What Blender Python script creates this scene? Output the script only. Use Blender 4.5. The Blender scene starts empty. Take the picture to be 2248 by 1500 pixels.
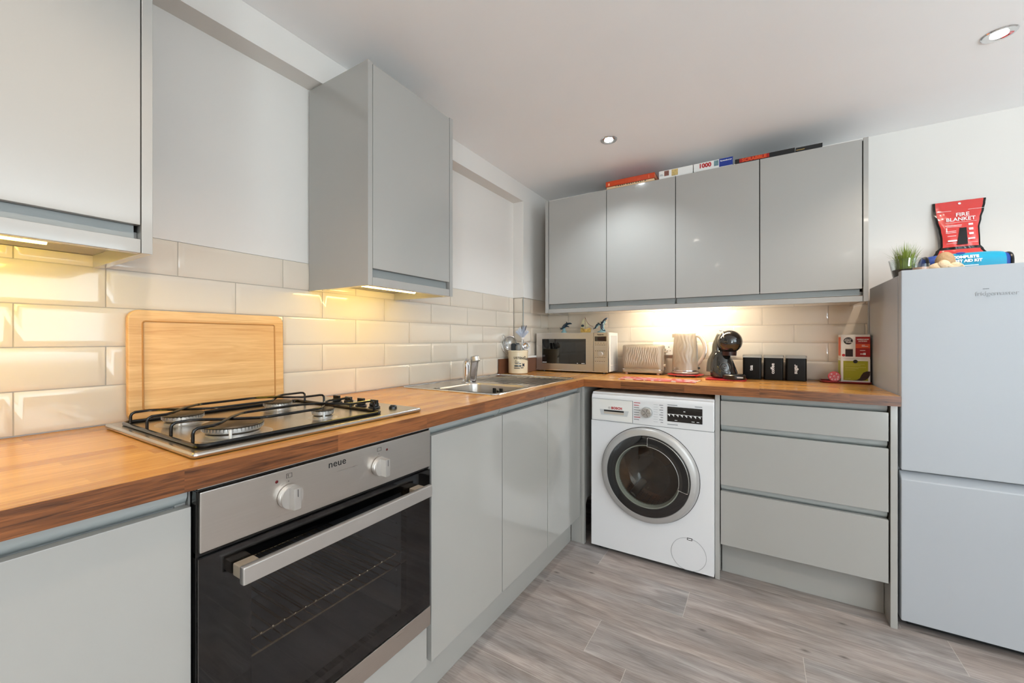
import bpy, bmesh, math, random
from mathutils import Matrix, Vector, Euler
random.seed(7)
S = bpy.context.scene
COL = S.collection
PI = math.pi

def lin(r, g, b):
    f = lambda c: (c/255)/12.92 if c/255 <= .04045 else ((c/255+.055)/1.055)**2.4
    return (f(r), f(g), f(b), 1.0)

# ------------------------------------------------------------------ camera
cam = bpy.data.cameras.new('camera'); cam.sensor_width = 36
cam.lens = 885.18*36/2248
cam.shift_y = (745.75-750)/2248
cam.clip_start = .02
co = bpy.data.objects.new('camera', cam); COL.objects.link(co)
co.location = (0, 0, 1.128); co.rotation_euler = (PI/2, 0, .550373)
S.camera = co
# ------------------------------------------------------------------ look
S.view_settings.view_transform = 'Standard'; S.view_settings.look = 'None'
S.view_settings.exposure = 0.70; S.view_settings.gamma = 1.0
S.view_settings.use_curve_mapping = False
S.cycles.use_denoising = True
S.cycles.max_bounces = 10; S.cycles.diffuse_bounces = 6; S.cycles.glossy_bounces = 5
S.cycles.transmission_bounces = 8; S.cycles.transparent_max_bounces = 10
S.cycles.sample_clamp_indirect = 6
S.cycles.caustics_reflective = False; S.cycles.caustics_refractive = False
# ------------------------------------------------------------------ sky
W = bpy.data.worlds.new('sky'); S.world = W; W.use_nodes = True
W.node_tree.nodes['Background'].inputs[0].default_value = (.80, .90, 1.0, 1)
W.node_tree.nodes['Background'].inputs[1].default_value = 2.0
# ------------------------------------------------------------------ window daylight and added fill lamps
def area(name, loc, rot, sx, sy, power, col):
    l = bpy.data.lights.new(name, 'AREA'); l.shape = 'RECTANGLE'; l.size = sx; l.size_y = sy
    l.energy = power; l.color = col
    o = bpy.data.objects.new(name, l); COL.objects.link(o); o.location = loc; o.rotation_euler = rot
    return o
RX, RY, CH = 2.55, -2.7, 2.16        # right wall, rear wall, ceiling height
area('window_daylight', (RX+.16, .15, 1.5), (0, PI/2, 0), 1.2, 2.3, 22, (.82, .92, 1.0))
area('added_rear_fill', (2.01, RY-.16, 1.05), (PI/2, 0, 0), 1.0, 2.0, 28, (.86, .94, 1.0))  # added lamp behind the rear opening, lifts the fronts that face it
area('added_ceiling_fill_rear', (2.0, RY-1.0, -.02), (PI, 0, 0), 1.6, 1.5, 400, (.93, .97, 1.0))  # added upward lamp outside the rear opening, brightens the ceiling
area('added_ceiling_fill_right', (RX+1.0, .15, .2), (PI, 0, 0), 1.4, 2.6, 440, (.94, .97, 1.0))  # added upward lamp outside the window, no ground there; lifts the ceiling

# ------------------------------------------------------------------ materials
def mat(name, col, rough=.5, metal=0.0, coat=0.0, var=.03, scale=30, trans=0, emis=None, estr=0, spec=.5, bump=0, ior=1.45, rvar=.0, stretch=None):
    m = bpy.data.materials.new(name); m.use_nodes = True
    nt = m.node_tree; N = nt.nodes; L = nt.links; p = N['Principled BSDF']
    p.inputs['Roughness'].default_value = rough; p.inputs['Metallic'].default_value = metal
    p.inputs['Coat Weight'].default_value = coat; p.inputs['Coat Roughness'].default_value = .05
    p.inputs['Transmission Weight'].default_value = trans; p.inputs['IOR'].default_value = ior
    p.inputs['Specular IOR Level'].default_value = spec
    if emis:
        p.inputs['Emission Color'].default_value = emis; p.inputs['Emission Strength'].default_value = estr
    tc = N.new('ShaderNodeTexCoord'); nz = N.new('ShaderNodeTexNoise'); nz.inputs['Scale'].default_value = scale
    nz.inputs['Detail'].default_value = 4
    mp = N.new('ShaderNodeMapping'); L.new(tc.outputs['Object'], mp.inputs[0]); L.new(mp.outputs[0], nz.inputs['Vector'])
    if stretch: mp.inputs['Scale'].default_value = stretch
    mx = N.new('ShaderNodeMix'); mx.data_type = 'RGBA'
    mx.inputs[6].default_value = tuple(c*(1-var) for c in col[:3])+(1,)
    mx.inputs[7].default_value = tuple(min(1, c*(1+var)) for c in col[:3])+(1,)
    L.new(nz.outputs[0], mx.inputs[0]); L.new(mx.outputs[2], p.inputs['Base Color'])
    if rvar:
        mr = N.new('ShaderNodeMapRange'); mr.inputs[3].default_value = rough-rvar; mr.inputs[4].default_value = rough+rvar
        L.new(nz.outputs[0], mr.inputs[0]); L.new(mr.outputs[0], p.inputs['Roughness'])
    if bump:
        b = N.new('ShaderNodeBump'); b.inputs['Strength'].default_value = bump; b.inputs['Distance'].default_value = .002
        L.new(nz.outputs[0], b.inputs['Height']); L.new(b.outputs[0], p.inputs['Normal'])
    return m

def wood(name, lo, hi, rows, length, axis, off, seam=0.0, grain=.5, rough=.35, zfold=True, knots=True, uoff=0):
    """staves running along `axis`; rows: stave height"""
    m = bpy.data.materials.new(name); m.use_nodes = True
    nt = m.node_tree; N = nt.nodes; L = nt.links; p = N['Principled BSDF']
    tc = N.new('ShaderNodeTexCoord'); sx = N.new('ShaderNodeSeparateXYZ'); L.new(tc.outputs['Object'], sx.inputs[0])
    def math_(op, a, b):
        n = N.new('ShaderNodeMath'); n.operation = op
        for i, v in enumerate((a, b)):
            if v is None: continue
            if isinstance(v, (int, float)): n.inputs[i].default_value = v
            else: L.new(v, n.inputs[i])
        return n.outputs[0]
    u, v = (sx.outputs[1], sx.outputs[0]) if axis == 'y' else (sx.outputs[0], sx.outputs[1])
    if axis == 'x' and zfold: v = math_('MULTIPLY', v, -1.0)
    if zfold: v = math_('ADD', v, sx.outputs[2])
    v = math_('ADD', v, off); u = math_('ADD', u, uoff)
    cb = N.new('ShaderNodeCombineXYZ'); L.new(u, cb.inputs[0]); L.new(v, cb.inputs[1])
    br = N.new('ShaderNodeTexBrick'); L.new(cb.outputs[0], br.inputs['Vector'])
    br.inputs['Scale'].default_value = 1; br.inputs['Brick Width'].default_value = length; br.inputs['Row Height'].default_value = rows
    br.inputs['Mortar Size'].default_value = .0004 if seam else 0; br.inputs['Mortar Smooth'].default_value = 0
    br.offset = .37; br.offset_frequency = 2; br.squash = 1
    br.inputs['Color1'].default_value = (0, 0, 0, 1); br.inputs['Color2'].default_value = (1, 1, 1, 1); br.inputs['Mortar'].default_value = (.3, .3, .3, 1)
    # grain: noise stretched along the stave, shifted per stave
    sh = N.new('ShaderNodeVectorMath'); sh.operation = 'MULTIPLY_ADD'
    L.new(br.outputs['Color'], sh.inputs[0]); sh.inputs[1].default_value = (3.1, 7.7, 0); L.new(cb.outputs[0], sh.inputs[2])
    mp = N.new('ShaderNodeMapping'); mp.inputs['Scale'].default_value = (2.2, 34, 1); L.new(sh.outputs[0], mp.inputs[0])
    nz = N.new('ShaderNodeTexNoise'); nz.inputs['Scale'].default_value = 3.2; nz.inputs['Detail'].default_value = 6; nz.inputs['Distortion'].default_value = 1.2
    L.new(mp.outputs[0], nz.inputs['Vector'])
    mp2 = N.new('ShaderNodeMapping'); mp2.inputs['Scale'].default_value = (8, 260, 1); L.new(sh.outputs[0], mp2.inputs[0])
    n2 = N.new('ShaderNodeTexNoise'); n2.inputs['Scale'].default_value = 3; n2.inputs['Detail'].default_value = 3; L.new(mp2.outputs[0], n2.inputs['Vector'])
    g = math_('ADD', math_('MULTIPLY', nz.outputs[0], grain*1.5), math_('MULTIPLY', n2.outputs[0], grain*.6))
    f = math_('ADD', math_('MULTIPLY', br.outputs['Color'], .42), math_('SUBTRACT', g, grain*1.05-.28))
    cr = N.new('ShaderNodeMix'); cr.data_type = 'RGBA'; cr.clamp_factor = True
    L.new(f, cr.inputs[0]); cr.inputs[6].default_value = lo; cr.inputs[7].default_value = hi
    out = cr.outputs[2]
    if knots:
        vo = N.new('ShaderNodeTexVoronoi'); vo.voronoi_dimensions = '2D'; vo.inputs['Scale'].default_value = 2.2
        mk = N.new('ShaderNodeMapping'); mk.inputs['Scale'].default_value = (.8, 1.6, 1); L.new(sh.outputs[0], mk.inputs[0]); L.new(mk.outputs[0], vo.inputs['Vector'])
        rr = N.new('ShaderNodeMapRange'); rr.inputs[1].default_value = .0; rr.inputs[2].default_value = .022; rr.inputs[3].default_value = .75; rr.inputs[4].default_value = 0
        L.new(vo.outputs['Distance'], rr.inputs[0])
        kx = N.new('ShaderNodeMix'); kx.data_type = 'RGBA'; L.new(rr.outputs[0], kx.inputs[0]); L.new(out, kx.inputs[6])
        kx.inputs[7].default_value = tuple(c*.22 for c in lo[:3])+(1,); out = kx.outputs[2]
    L.new(out, p.inputs['Base Color'])
    p.inputs['Roughness'].default_value = rough
    b = N.new('ShaderNodeBump'); b.inputs['Strength'].default_value = .12; b.inputs['Distance'].default_value = .001
    L.new(n2.outputs[0], b.inputs['Height']); L.new(b.outputs[0], p.inputs['Normal'])
    return m

def floor_mat():
    m = bpy.data.materials.new('grey_laminate'); m.use_nodes = True
    nt = m.node_tree; N = nt.nodes; L = nt.links; p = N['Principled BSDF']
    tc = N.new('ShaderNodeTexCoord'); at = N.new('ShaderNodeAttribute'); at.attribute_name = 'plank'
    sh = N.new('ShaderNodeVectorMath'); sh.operation = 'MULTIPLY_ADD'
    L.new(at.outputs['Color'], sh.inputs[0]); sh.inputs[1].default_value = (9, 13, 5); L.new(tc.outputs['Object'], sh.inputs[2])
    def noise(sc, scale, det, dist):
        mp = N.new('ShaderNodeMapping'); mp.inputs['Scale'].default_value = sc; L.new(sh.outputs[0], mp.inputs[0])
        n = N.new('ShaderNodeTexNoise'); n.inputs['Scale'].default_value = scale; n.inputs['Detail'].default_value = det; n.inputs['Distortion'].default_value = dist
        L.new(mp.outputs[0], n.inputs['Vector']); return n.outputs[0]
    a = noise((1.1, 6.5, 1), 2.8, 9, .9); b = noise((2.6, 46, 1), 5.0, 10, .5); c = noise((1, 3, 1), 1.8, 4, .4)
    r1 = N.new('ShaderNodeValToRGB'); e = r1.color_ramp.elements
    e[0].position = .25; e[0].color = lin(124, 116, 113); e[1].position = .78; e[1].color = lin(186, 178, 175)
    x = e.new(.5); x.color = lin(155, 147, 143)
    L.new(a, r1.inputs[0])
    r2 = N.new('ShaderNodeValToRGB'); e = r2.color_ramp.elements
    e[0].position = .32; e[0].color = (.62, .60, .59, 1); e[1].position = .6; e[1].color = (1.0, 1.0, 1.0, 1)
    L.new(b, r2.inputs[0])
    mx = N.new('ShaderNodeMix'); mx.data_type = 'RGBA'; mx.blend_type = 'MULTIPLY'; mx.inputs[0].default_value = .75
    L.new(r1.outputs[0], mx.inputs[6]); L.new(r2.outputs[0], mx.inputs[7])
    tint = N.new('ShaderNodeMix'); tint.data_type = 'RGBA'; tint.blend_type = 'MULTIPLY'; tint.inputs[0].default_value = 1
    tr = N.new('ShaderNodeValToRGB'); e = tr.color_ramp.elements
    e[0].position = .35; e[0].color = (.92, .95, .98, 1); e[1].position = .65; e[1].color = (1.06, .99, .95, 1); L.new(c, tr.inputs[0])
    L.new(mx.outputs[2], tint.inputs[6]); L.new(tr.outputs[0], tint.inputs[7])
    vo = N.new('ShaderNodeTexVoronoi'); vo.voronoi_dimensions = '2D'; vo.inputs['Scale'].default_value = 1.9
    mk = N.new('ShaderNodeMapping'); mk.inputs['Scale'].default_value = (.9, 1.9, 1); L.new(sh.outputs[0], mk.inputs[0]); L.new(mk.outputs[0], vo.inputs['Vector'])
    rr = N.new('ShaderNodeMapRange'); rr.inputs[2].default_value = .036; rr.inputs[3].default_value = .85; rr.inputs[4].default_value = 0
    L.new(vo.outputs['Distance'], rr.inputs[0])
    kx = N.new('ShaderNodeMix'); kx.data_type = 'RGBA'; L.new(rr.outputs[0], kx.inputs[0]); L.new(tint.outputs[2], kx.inputs[6]); kx.inputs[7].default_value = lin(62, 54, 50)
    L.new(kx.outputs[2], p.inputs['Base Color'])
    rg = N.new('ShaderNodeMapRange'); rg.inputs[3].default_value = .30; rg.inputs[4].default_value = .48; L.new(b, rg.inputs[0]); L.new(rg.outputs[0], p.inputs['Roughness'])
    bp = N.new('ShaderNodeBump'); bp.inputs['Strength'].default_value = .15; bp.inputs['Distance'].default_value = .001
    L.new(b, bp.inputs['Height']); L.new(bp.outputs[0], p.inputs['Normal'])
    return m

def glass(name, tint, gl=.12, rough=.02):
    """thin pane: mostly see-through with a clear reflection"""
    m = bpy.data.materials.new(name); m.use_nodes = True
    nt = m.node_tree; N = nt.nodes; L = nt.links; N.remove(N['Principled BSDF'])
    o = N['Material Output']; t = N.new('ShaderNodeBsdfTransparent'); t.inputs[0].default_value = tint
    g = N.new('ShaderNodeBsdfGlossy'); g.inputs['Roughness'].default_value = rough
    fr = N.new('ShaderNodeLayerWeight'); pw = N.new('ShaderNodeMath'); pw.operation = 'POWER'; pw.inputs[1].default_value = 4
    L.new(fr.outputs['Facing'], pw.inputs[0])
    a = N.new('ShaderNodeMath'); a.operation = 'ADD'; a.inputs[1].default_value = gl; a.use_clamp = True
    mx = N.new('ShaderNodeMixShader'); L.new(pw.outputs[0], a.inputs[0]); L.new(a.outputs[0], mx.inputs[0])
    L.new(t.outputs[0], mx.inputs[1]); L.new(g.outputs[0], mx.inputs[2]); L.new(mx.outputs[0], o.inputs[0])
    return m

def emit(name, col, s):
    return mat(name, (.8, .8, .8, 1), .5, emis=col, estr=s)

K = dict(
    wall=mat('wall_paint', lin(223, 219, 214), .75, var=.012, scale=6, bump=.05),
    ceil=mat('ceiling_paint', lin(245, 244, 244), .8, var=.012, scale=5),
    gloss=mat('gloss_grey_lacquer', lin(162, 160, 156), .16, coat=.6, var=.008, scale=3, bump=.012),
    carc=mat('grey_cabinet_board', lin(162, 160, 156), .38, var=.012),
    chan=mat('satin_grey_grip_profile', lin(164, 168, 167), .42, var=.02),
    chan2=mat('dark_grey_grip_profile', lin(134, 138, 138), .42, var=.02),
    dark=mat('gap_shade', lin(30, 28, 26), .8),  # near-black colour standing in for shade in gaps and recesses
    tile=mat('cream_glazed_tile', lin(214, 203, 188), .10, coat=.5, var=.018, scale=2.0, bump=.02),
    grout=mat('grout', lin(186, 178, 166), .9, var=.08, scale=60),
    steel=mat('brushed_steel', lin(196, 190, 184), .30, 1.0, var=.05, scale=5, rvar=.06, stretch=(1, 1, 60)),
    hobsteel=mat('hob_steel', lin(190, 184, 176), .24, 1.0, var=.05, scale=7, rvar=.06),
    chrome=mat('chrome', lin(220, 220, 222), .07, 1.0, var=.01),
    satin=mat('satin_metal', lin(196, 192, 188), .34, .85, var=.03),
    enamel=mat('black_enamel', lin(6, 5, 5), .18, coat=.25, spec=.35),
    ublk=mat('black_nylon', lin(5, 5, 6), .30, spec=.3),
    blk=mat('black_plastic', lin(18, 18, 19), .30, coat=.2),
    gblk=mat('gloss_black_plastic', lin(30, 29, 27), .07, coat=1.0, bump=.0),
    bglass=mat('black_glass', lin(8, 9, 11), .04, coat=1.0),
    fridge=mat('fridge_white', lin(170, 173, 178), .40, var=.008, scale=3),
    white=mat('white_enamel', lin(222, 222, 224), .42, coat=.0, var=.008, scale=3),
    wplas=mat('white_plastic', lin(228, 227, 224), .38, var=.012),
    lgrey=mat('light_grey_plastic', lin(196, 198, 199), .4),
    mgrey=mat('mid_grey_print', lin(120, 122, 125), .5),
    ink=mat('black_print', lin(22, 22, 24), .5),
    wprint=mat('white_print', lin(240, 240, 240), .5),
    redp=mat('red_print', lin(176, 30, 38), .45),
    taupe=mat('taupe_plastic', lin(152, 140, 124), .26, coat=.3, var=.02),
    taupe2=mat('cream_trim', lin(190, 178, 164), .3, coat=.2),
    cream=mat('cream_stoneware', lin(228, 214, 184), .22, coat=.5, var=.02),
    bamboo=wood('bamboo', lin(204, 148, 86), lin(240, 198, 138), .021, 8, 'y', 0, uoff=2.2, grain=.75, rough=.42, zfold=True, knots=False),
    wtL=wood('oak_block_left', lin(156, 96, 46), lin(224, 166, 90), .04, .30, 'y', -.085, grain=.6, rough=.22),
    edL=wood('oak_edge_shade_left', lin(58, 29, 12), lin(164, 100, 54), .04, .29, 'y', -.085, grain=.9, rough=.3),  # worktop wood copied darker: shade of the front edge put in the colour
    edB=wood('oak_edge_shade_back', lin(58, 29, 12), lin(172, 106, 58), .04, .31, 'x', 1.19, grain=.9, rough=.3),  # same darker copy, edge shade in the colour, for the back run
    wtB=wood('oak_block_back', lin(156, 96, 46), lin(224, 166, 90), .04, .30, 'x', 1.19, grain=.6, rough=.22),
    floor=floor_mat(), seam=mat('plank_seam', lin(190, 182, 176), .6),
    clear=glass('clear_glass', (.93, .96, .96, 1), .04), oven=glass('tinted_oven_glass', (.62, .62, .64, 1), .045),
    wglass=glass('washer_door_glass', (.62, .62, .60, 1), .06), frost=glass('clear_plastic', (.86, .88, .90, 1), .10, .15),
    tubeY=emit('yellow_tube', (1.0, .75, .08, 1), 25), tubeW=emit('warm_tube', (1.0, .74, .18, 1), 30), tubeB=emit('warm_white_tube', (1.0, .88, .68, 1), 75),
    lampC=emit('cool_lamp', (.86, .95, 1.0, 1), 30), lampW=emit('warm_lamp', (1.0, .90, .78, 1), 30),
    housing=mat('cream_light_housing', lin(222, 208, 180), .45),
    orange=mat('orange_cover', lin(196, 66, 26), .4), paper=mat('page_edges', lin(226, 210, 176), .8, scale=200, var=.15),
    blue=mat('royal_blue_cloth', lin(28, 66, 150), .6, bump=.3, scale=80), navy=mat('navy_print', lin(26, 52, 136), .4),
    cyan=mat('cyan_label', lin(0, 150, 190), .4), red=mat('red_plastic_film', lin(220, 62, 58), .22, coat=.7, bump=.25, scale=14),
    red2=mat('red_silicone', lin(158, 30, 34), .35), redmat=mat('dark_red_board', lin(132, 24, 30), .4),
    crim=mat('crimson_card', lin(160, 24, 20), .4), org2=mat('orange_card', lin(214, 84, 40), .4), green=mat('olive_green_card', lin(162, 162, 22), .4),
    coffeeimg=mat('coffee_bean_print', lin(52, 28, 20), .35, var=.7, scale=60), brown=mat('dark_coffee_print', lin(38, 14, 12), .35),
    grassm=mat('green_blade', lin(122, 142, 50), .5, var=.35, scale=18), soil=mat('dark_soil', lin(48, 34, 28), .9, var=.4),
    beige=mat('beige_knit', lin(176, 146, 112), .9, bump=1.0, scale=150, var=.22), creamk=mat('cream_fleece', lin(220, 198, 168), .95, bump=1.0, scale=130, var=.1),
    dolph=mat('dark_blue_glaze', lin(24, 48, 66), .14, coat=.8, var=.3, scale=60), seaf=mat('pale_sea_glaze', lin(140, 176, 182), .25, var=.3, scale=50, coat=.4),
    shell=mat('amber_shell', lin(196, 160, 84), .4, var=.4, scale=60), sail=mat('cream_sail', lin(214, 206, 168), .6), wine=mat('brown_mast', lin(120, 50, 34), .5),
    brushw=mat('white_bristle', lin(214, 222, 236), .5), walnut=mat('brown_boxing', lin(106, 66, 44), .5, var=.1, scale=12, stretch=(1, 1, 8)),
    drum=mat('drum_steel', lin(170, 140, 112), .28, 1.0, var=.25, scale=26), cav=mat('oven_enamel', lin(128, 126, 124), .4),
    rack=mat('oven_rack', lin(236, 214, 176), .22, 1.0), ledoff=mat('dim_red_lens', lin(84, 16, 18), .2),
    cap=mat('tarnished_burner_cap', lin(74, 62, 48), .42, .35, var=.25, scale=40),
    pink=mat('pink_candle', lin(226, 176, 152), .5), placem=None, pipe=mat('pipe_plastic', lin(196, 176, 160), .4),
)

def placemat_mat():
    m = mat('red_floral_print', lin(176, 50, 56), .4)
    nt = m.node_tree; N = nt.nodes; L = nt.links; p = N['Principled BSDF']
    vo = N.new('ShaderNodeTexVoronoi'); vo.inputs['Scale'].default_value = 22
    tc = N.new('ShaderNodeTexCoord'); L.new(tc.outputs['Object'], vo.inputs['Vector'])
    r = N.new('ShaderNodeValToRGB'); r.color_ramp.interpolation = 'CONSTANT'; e = r.color_ramp.elements
    e[0].position = 0; e[0].color = lin(206, 190, 200); e[1].position = .34; e[1].color = lin(178, 58, 66)
    x = e.new(.6); x.color = lin(150, 34, 44); x = e.new(.74); x.color = lin(216, 190, 160)
    L.new(vo.outputs['Distance'], r.inputs[0]); L.new(r.outputs[0], p.inputs['Base Color'])
    return m
K['placem'] = placemat_mat()

# ------------------------------------------------------------------ mesh helpers
class M:
    def __init__(s): s.bm = bmesh.new(); s.mi = 0
    def _take(s, t, M4=None):
        if M4 is not None: t.transform(M4)
        vm = [s.bm.verts.new(v.co) for v in t.verts]
        for f in t.faces:
            try: nf = s.bm.faces.new([vm[v.index] for v in f.verts]); nf.material_index = s.mi
            except ValueError: pass
        t.free()
    def m(s, i): s.mi = i; return s
    def box(s, x0, x1, y0, y1, z0, z1, b=0, seg=2, M4=None):
        t = bmesh.new(); bmesh.ops.create_cube(t, size=1)
        for v in t.verts: v.co = Vector(((x0+x1)/2+v.co.x*(x1-x0), (y0+y1)/2+v.co.y*(y1-y0), (z0+z1)/2+v.co.z*(z1-z0)))
        if b: bmesh.ops.bevel(t, geom=t.edges[:], offset=min(b, .49*min(abs(x1-x0), abs(y1-y0), abs(z1-z0))), segments=seg, profile=.5, affect='EDGES')
        t.verts.index_update(); s._take(t, M4); return s
    def prism(s, pts, lo, hi, axis='z', b=0, seg=2, M4=None):
        t = bmesh.new()
        def P3(p, h): return {'z': (p[0], p[1], h), 'y': (p[0], h, p[1]), 'x': (h, p[0], p[1])}[axis]
        a = [t.verts.new(P3(p, lo)) for p in pts]; c = [t.verts.new(P3(p, hi)) for p in pts]
        n = len(pts); t.faces.new(a[::-1]); t.faces.new(c)
        for i in range(n): t.faces.new([a[i], a[(i+1) % n], c[(i+1) % n], c[i]])
        bmesh.ops.recalc_face_normals(t, faces=t.faces[:])
        if b:
            es = [e for e in t.edges if len({(v in a) for v in e.verts}) == 1]
            bmesh.ops.bevel(t, geom=es, offset=b, segments=seg, profile=.5, affect='EDGES')
        t.verts.index_update(); s._take(t, M4); return s
    def lathe(s, prof, seg=40, c=(0, 0, 0), axis='z', a0=0, a1=2*PI, M4=None, cap=False):
        t = bmesh.new(); full = abs(a1-a0-2*PI) < 1e-6; n = seg if full else seg+1
        R = {'z': Matrix.Identity(4), 'y': Matrix.Rotation(PI/2, 4, 'X'), 'x': Matrix.Rotation(PI/2, 4, 'Y')}[axis]
        rings = []
        for r, z in prof:
            if r < 1e-6: rings.append([t.verts.new((0, 0, z))]*n)
            else: rings.append([t.verts.new((r*math.cos(a0+(a1-a0)*i/seg), r*math.sin(a0+(a1-a0)*i/seg), z)) for i in range(n)])
        for k in range(len(rings)-1):
            A, B = rings[k], rings[k+1]
            for i in range(n if full else n-1):
                j = (i+1) % n
                vs = []
                for v in (A[i], A[j], B[j], B[i]):
                    if v not in vs: vs.append(v)
                if len(vs) > 2: t.faces.new(vs)
        bmesh.ops.recalc_face_normals(t, faces=t.faces[:])
        t.verts.index_update(); s._take(t, Matrix.Translation(c) @ R if M4 is None else M4 @ Matrix.Translation(c) @ R); return s
    def cyl(s, c, r, h, axis='z', seg=32, b=0, r2=None, M4=None):
        """axis y grows towards -y"""
        r2 = r if r2 is None else r2; b = min(b, r*.9, h*.45)
        pr = [(0, 0), (r-b, 0), (r, b), (r2, h-b), (r2-b, h), (0, h)] if b else [(0, 0), (r, 0), (r2, h), (0, h)]
        return s.lathe(pr, seg, c, axis, M4=M4)
    def sphere(s, c, r, seg=20, M4=None):
        t = bmesh.new(); bmesh.ops.create_uvsphere(t, u_segments=seg, v_segments=seg//2+2, radius=1)
        rx, ry, rz = (r, r, r) if isinstance(r, (int, float)) else r
        t.transform(Matrix.Translation(c) @ Matrix.Diagonal((rx, ry, rz, 1))); t.verts.index_update(); s._take(t, M4); return s
    def tube(s, pts, r, seg=8, closed=False, cap=True, M4=None):
        pts = [Vector(p) for p in pts]; t = bmesh.new(); n = len(pts); rings = []; up = Vector((0, 0, 1)); prev = None
        rs = r if isinstance(r, (list, tuple)) else [r]*n
        for i, p in enumerate(pts):
            a = pts[(i-1) % n] if (closed or i > 0) else p; b = pts[(i+1) % n] if (closed or i < n-1) else p
            d = (b-a).normalized()
            if prev is None:
                x = d.cross(up); x = x if x.length > .05 else d.cross(Vector((1, 0, 0)))
            else: x = prev - d*prev.dot(d)
            x.normalize(); y = d.cross(x); prev = x
            rings.append([t.verts.new(p+(x*math.cos(2*PI*k/seg)+y*math.sin(2*PI*k/seg))*rs[i]) for k in range(seg)])
        for i in range(n if closed else n-1):
            A, B = rings[i], rings[(i+1) % n]
            for k in range(seg): t.faces.new([A[k], A[(k+1) % seg], B[(k+1) % seg], B[k]])
        if cap and not closed: t.faces.new(rings[0][::-1]); t.faces.new(rings[-1])
        bmesh.ops.recalc_face_normals(t, faces=t.faces[:]); t.verts.index_update(); s._take(t, M4); return s
    def grid(s, fn, nu, nv, closed_u=False):
        vs = [[s.bm.verts.new(fn(i/(nu if closed_u else nu-1), j/(nv-1))) for i in range(nu)] for j in range(nv)]
        for j in range(nv-1):
            for i in range(nu if closed_u else nu-1):
                k = (i+1) % nu
                f = s.bm.faces.new([vs[j][i], vs[j][k], vs[j+1][k], vs[j+1][i]]); f.material_index = s.mi
        return vs
    def plate_hole(s, x0, x1, z0, z1, cx, cz, r, y0, y1, seg=72):
        an = [2*PI*i/seg for i in range(seg)] + [math.atan2(z-cz, x-cx) % (2*PI) for x in (x0, x1) for z in (z0, z1)]
        an = sorted(set(round(a, 6) for a in an)); ring = []
        for a in an:
            c, d = math.cos(a), math.sin(a)
            ts = [((x1 if c > 0 else x0)-cx)/c if abs(c) > 1e-9 else 1e9, ((z1 if d > 0 else z0)-cz)/d if abs(d) > 1e-9 else 1e9]; q = min(ts)
            ring.append([s.bm.verts.new(p) for p in ((cx+r*c, y0, cz+r*d), (cx+q*c, y0, cz+q*d), (cx+q*c, y1, cz+q*d), (cx+r*c, y1, cz+r*d))])
        n = len(ring)
        for i in range(n):
            A, B = ring[i], ring[(i+1) % n]
            for k in range(4):
                l = (k+1) % 4; f = s.bm.faces.new([A[k], A[l], B[l], B[k]]); f.material_index = s.mi
        bmesh.ops.recalc_face_normals(s.bm, faces=s.bm.faces[:]); return s

def rrect(x0, x1, y0, y1, r, n=6):
    pts = []
    for cx, cy, a in ((x1-r, y1-r, 0), (x0+r, y1-r, PI/2), (x0+r, y0+r, PI), (x1-r, y0+r, 1.5*PI)):
        pts += [(cx+r*math.cos(a+PI/2*i/n), cy+r*math.sin(a+PI/2*i/n)) for i in range(n+1)]
    return pts

def _finish(name, m, ms, flat=False):
    me = bpy.data.meshes.new(name); m.bm.to_mesh(me); m.bm.free()
    for x in (ms if isinstance(ms, (list, tuple)) else [ms]): me.materials.append(K[x] if isinstance(x, str) else x)
    if not flat and len(me.polygons):
        me.polygons.foreach_set('use_smooth', [True]*len(me.polygons)); me.set_sharp_from_angle(angle=math.radians(32))
    o = bpy.data.objects.new(name, me); COL.objects.link(o)
    if not flat:
        w = o.modifiers.new('weighted_normals', 'WEIGHTED_NORMAL'); w.keep_sharp = True; w.weight = 100
    return o

def root_of(o):
    while o.parent: o = o.parent
    return o
def thing(name, label, cat, loc=(0, 0, 0), rz=0, group=None, world=False, rot=None):
    o = bpy.data.objects.new(name, None); COL.objects.link(o); o.location = loc; o.rotation_euler = rot or (0, 0, rz)
    o.empty_display_size = .05; o['label'] = label; o['category'] = cat
    if group: o['group'] = group
    if world: WORLD[o.name] = Vector(loc)
    return o
WORLD = {}
def part(name, m, ms, parent, flat=False, label=None):
    o = _finish(name, m, ms, flat); r = root_of(parent)
    if r.name in WORLD: o.data.transform(Matrix.Translation(-WORLD[r.name]))
    o.parent = parent
    if label: o['label'] = label
    return o
def single(name, m, ms, label, cat, group=None, loc=None, flat=False, kind=None, rot=None):
    """one-mesh thing; loc: its base point, mesh given in world coordinates when rot is None"""
    o = _finish(name, m, ms, flat)
    if loc:
        if rot is None: o.data.transform(Matrix.Translation(-Vector(loc)))
        else: o.rotation_euler = rot
        o.location = loc
    if label: o['label'] = label
    if cat: o['category'] = cat
    if group: o['group'] = group
    if kind: o['kind'] = kind
    return o
def struct(name, m, ms, parent=None, flat=False):
    o = _finish(name, m, ms, flat)
    if parent: o.parent = parent
    else: o['kind'] = 'structure'
    return o
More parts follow.
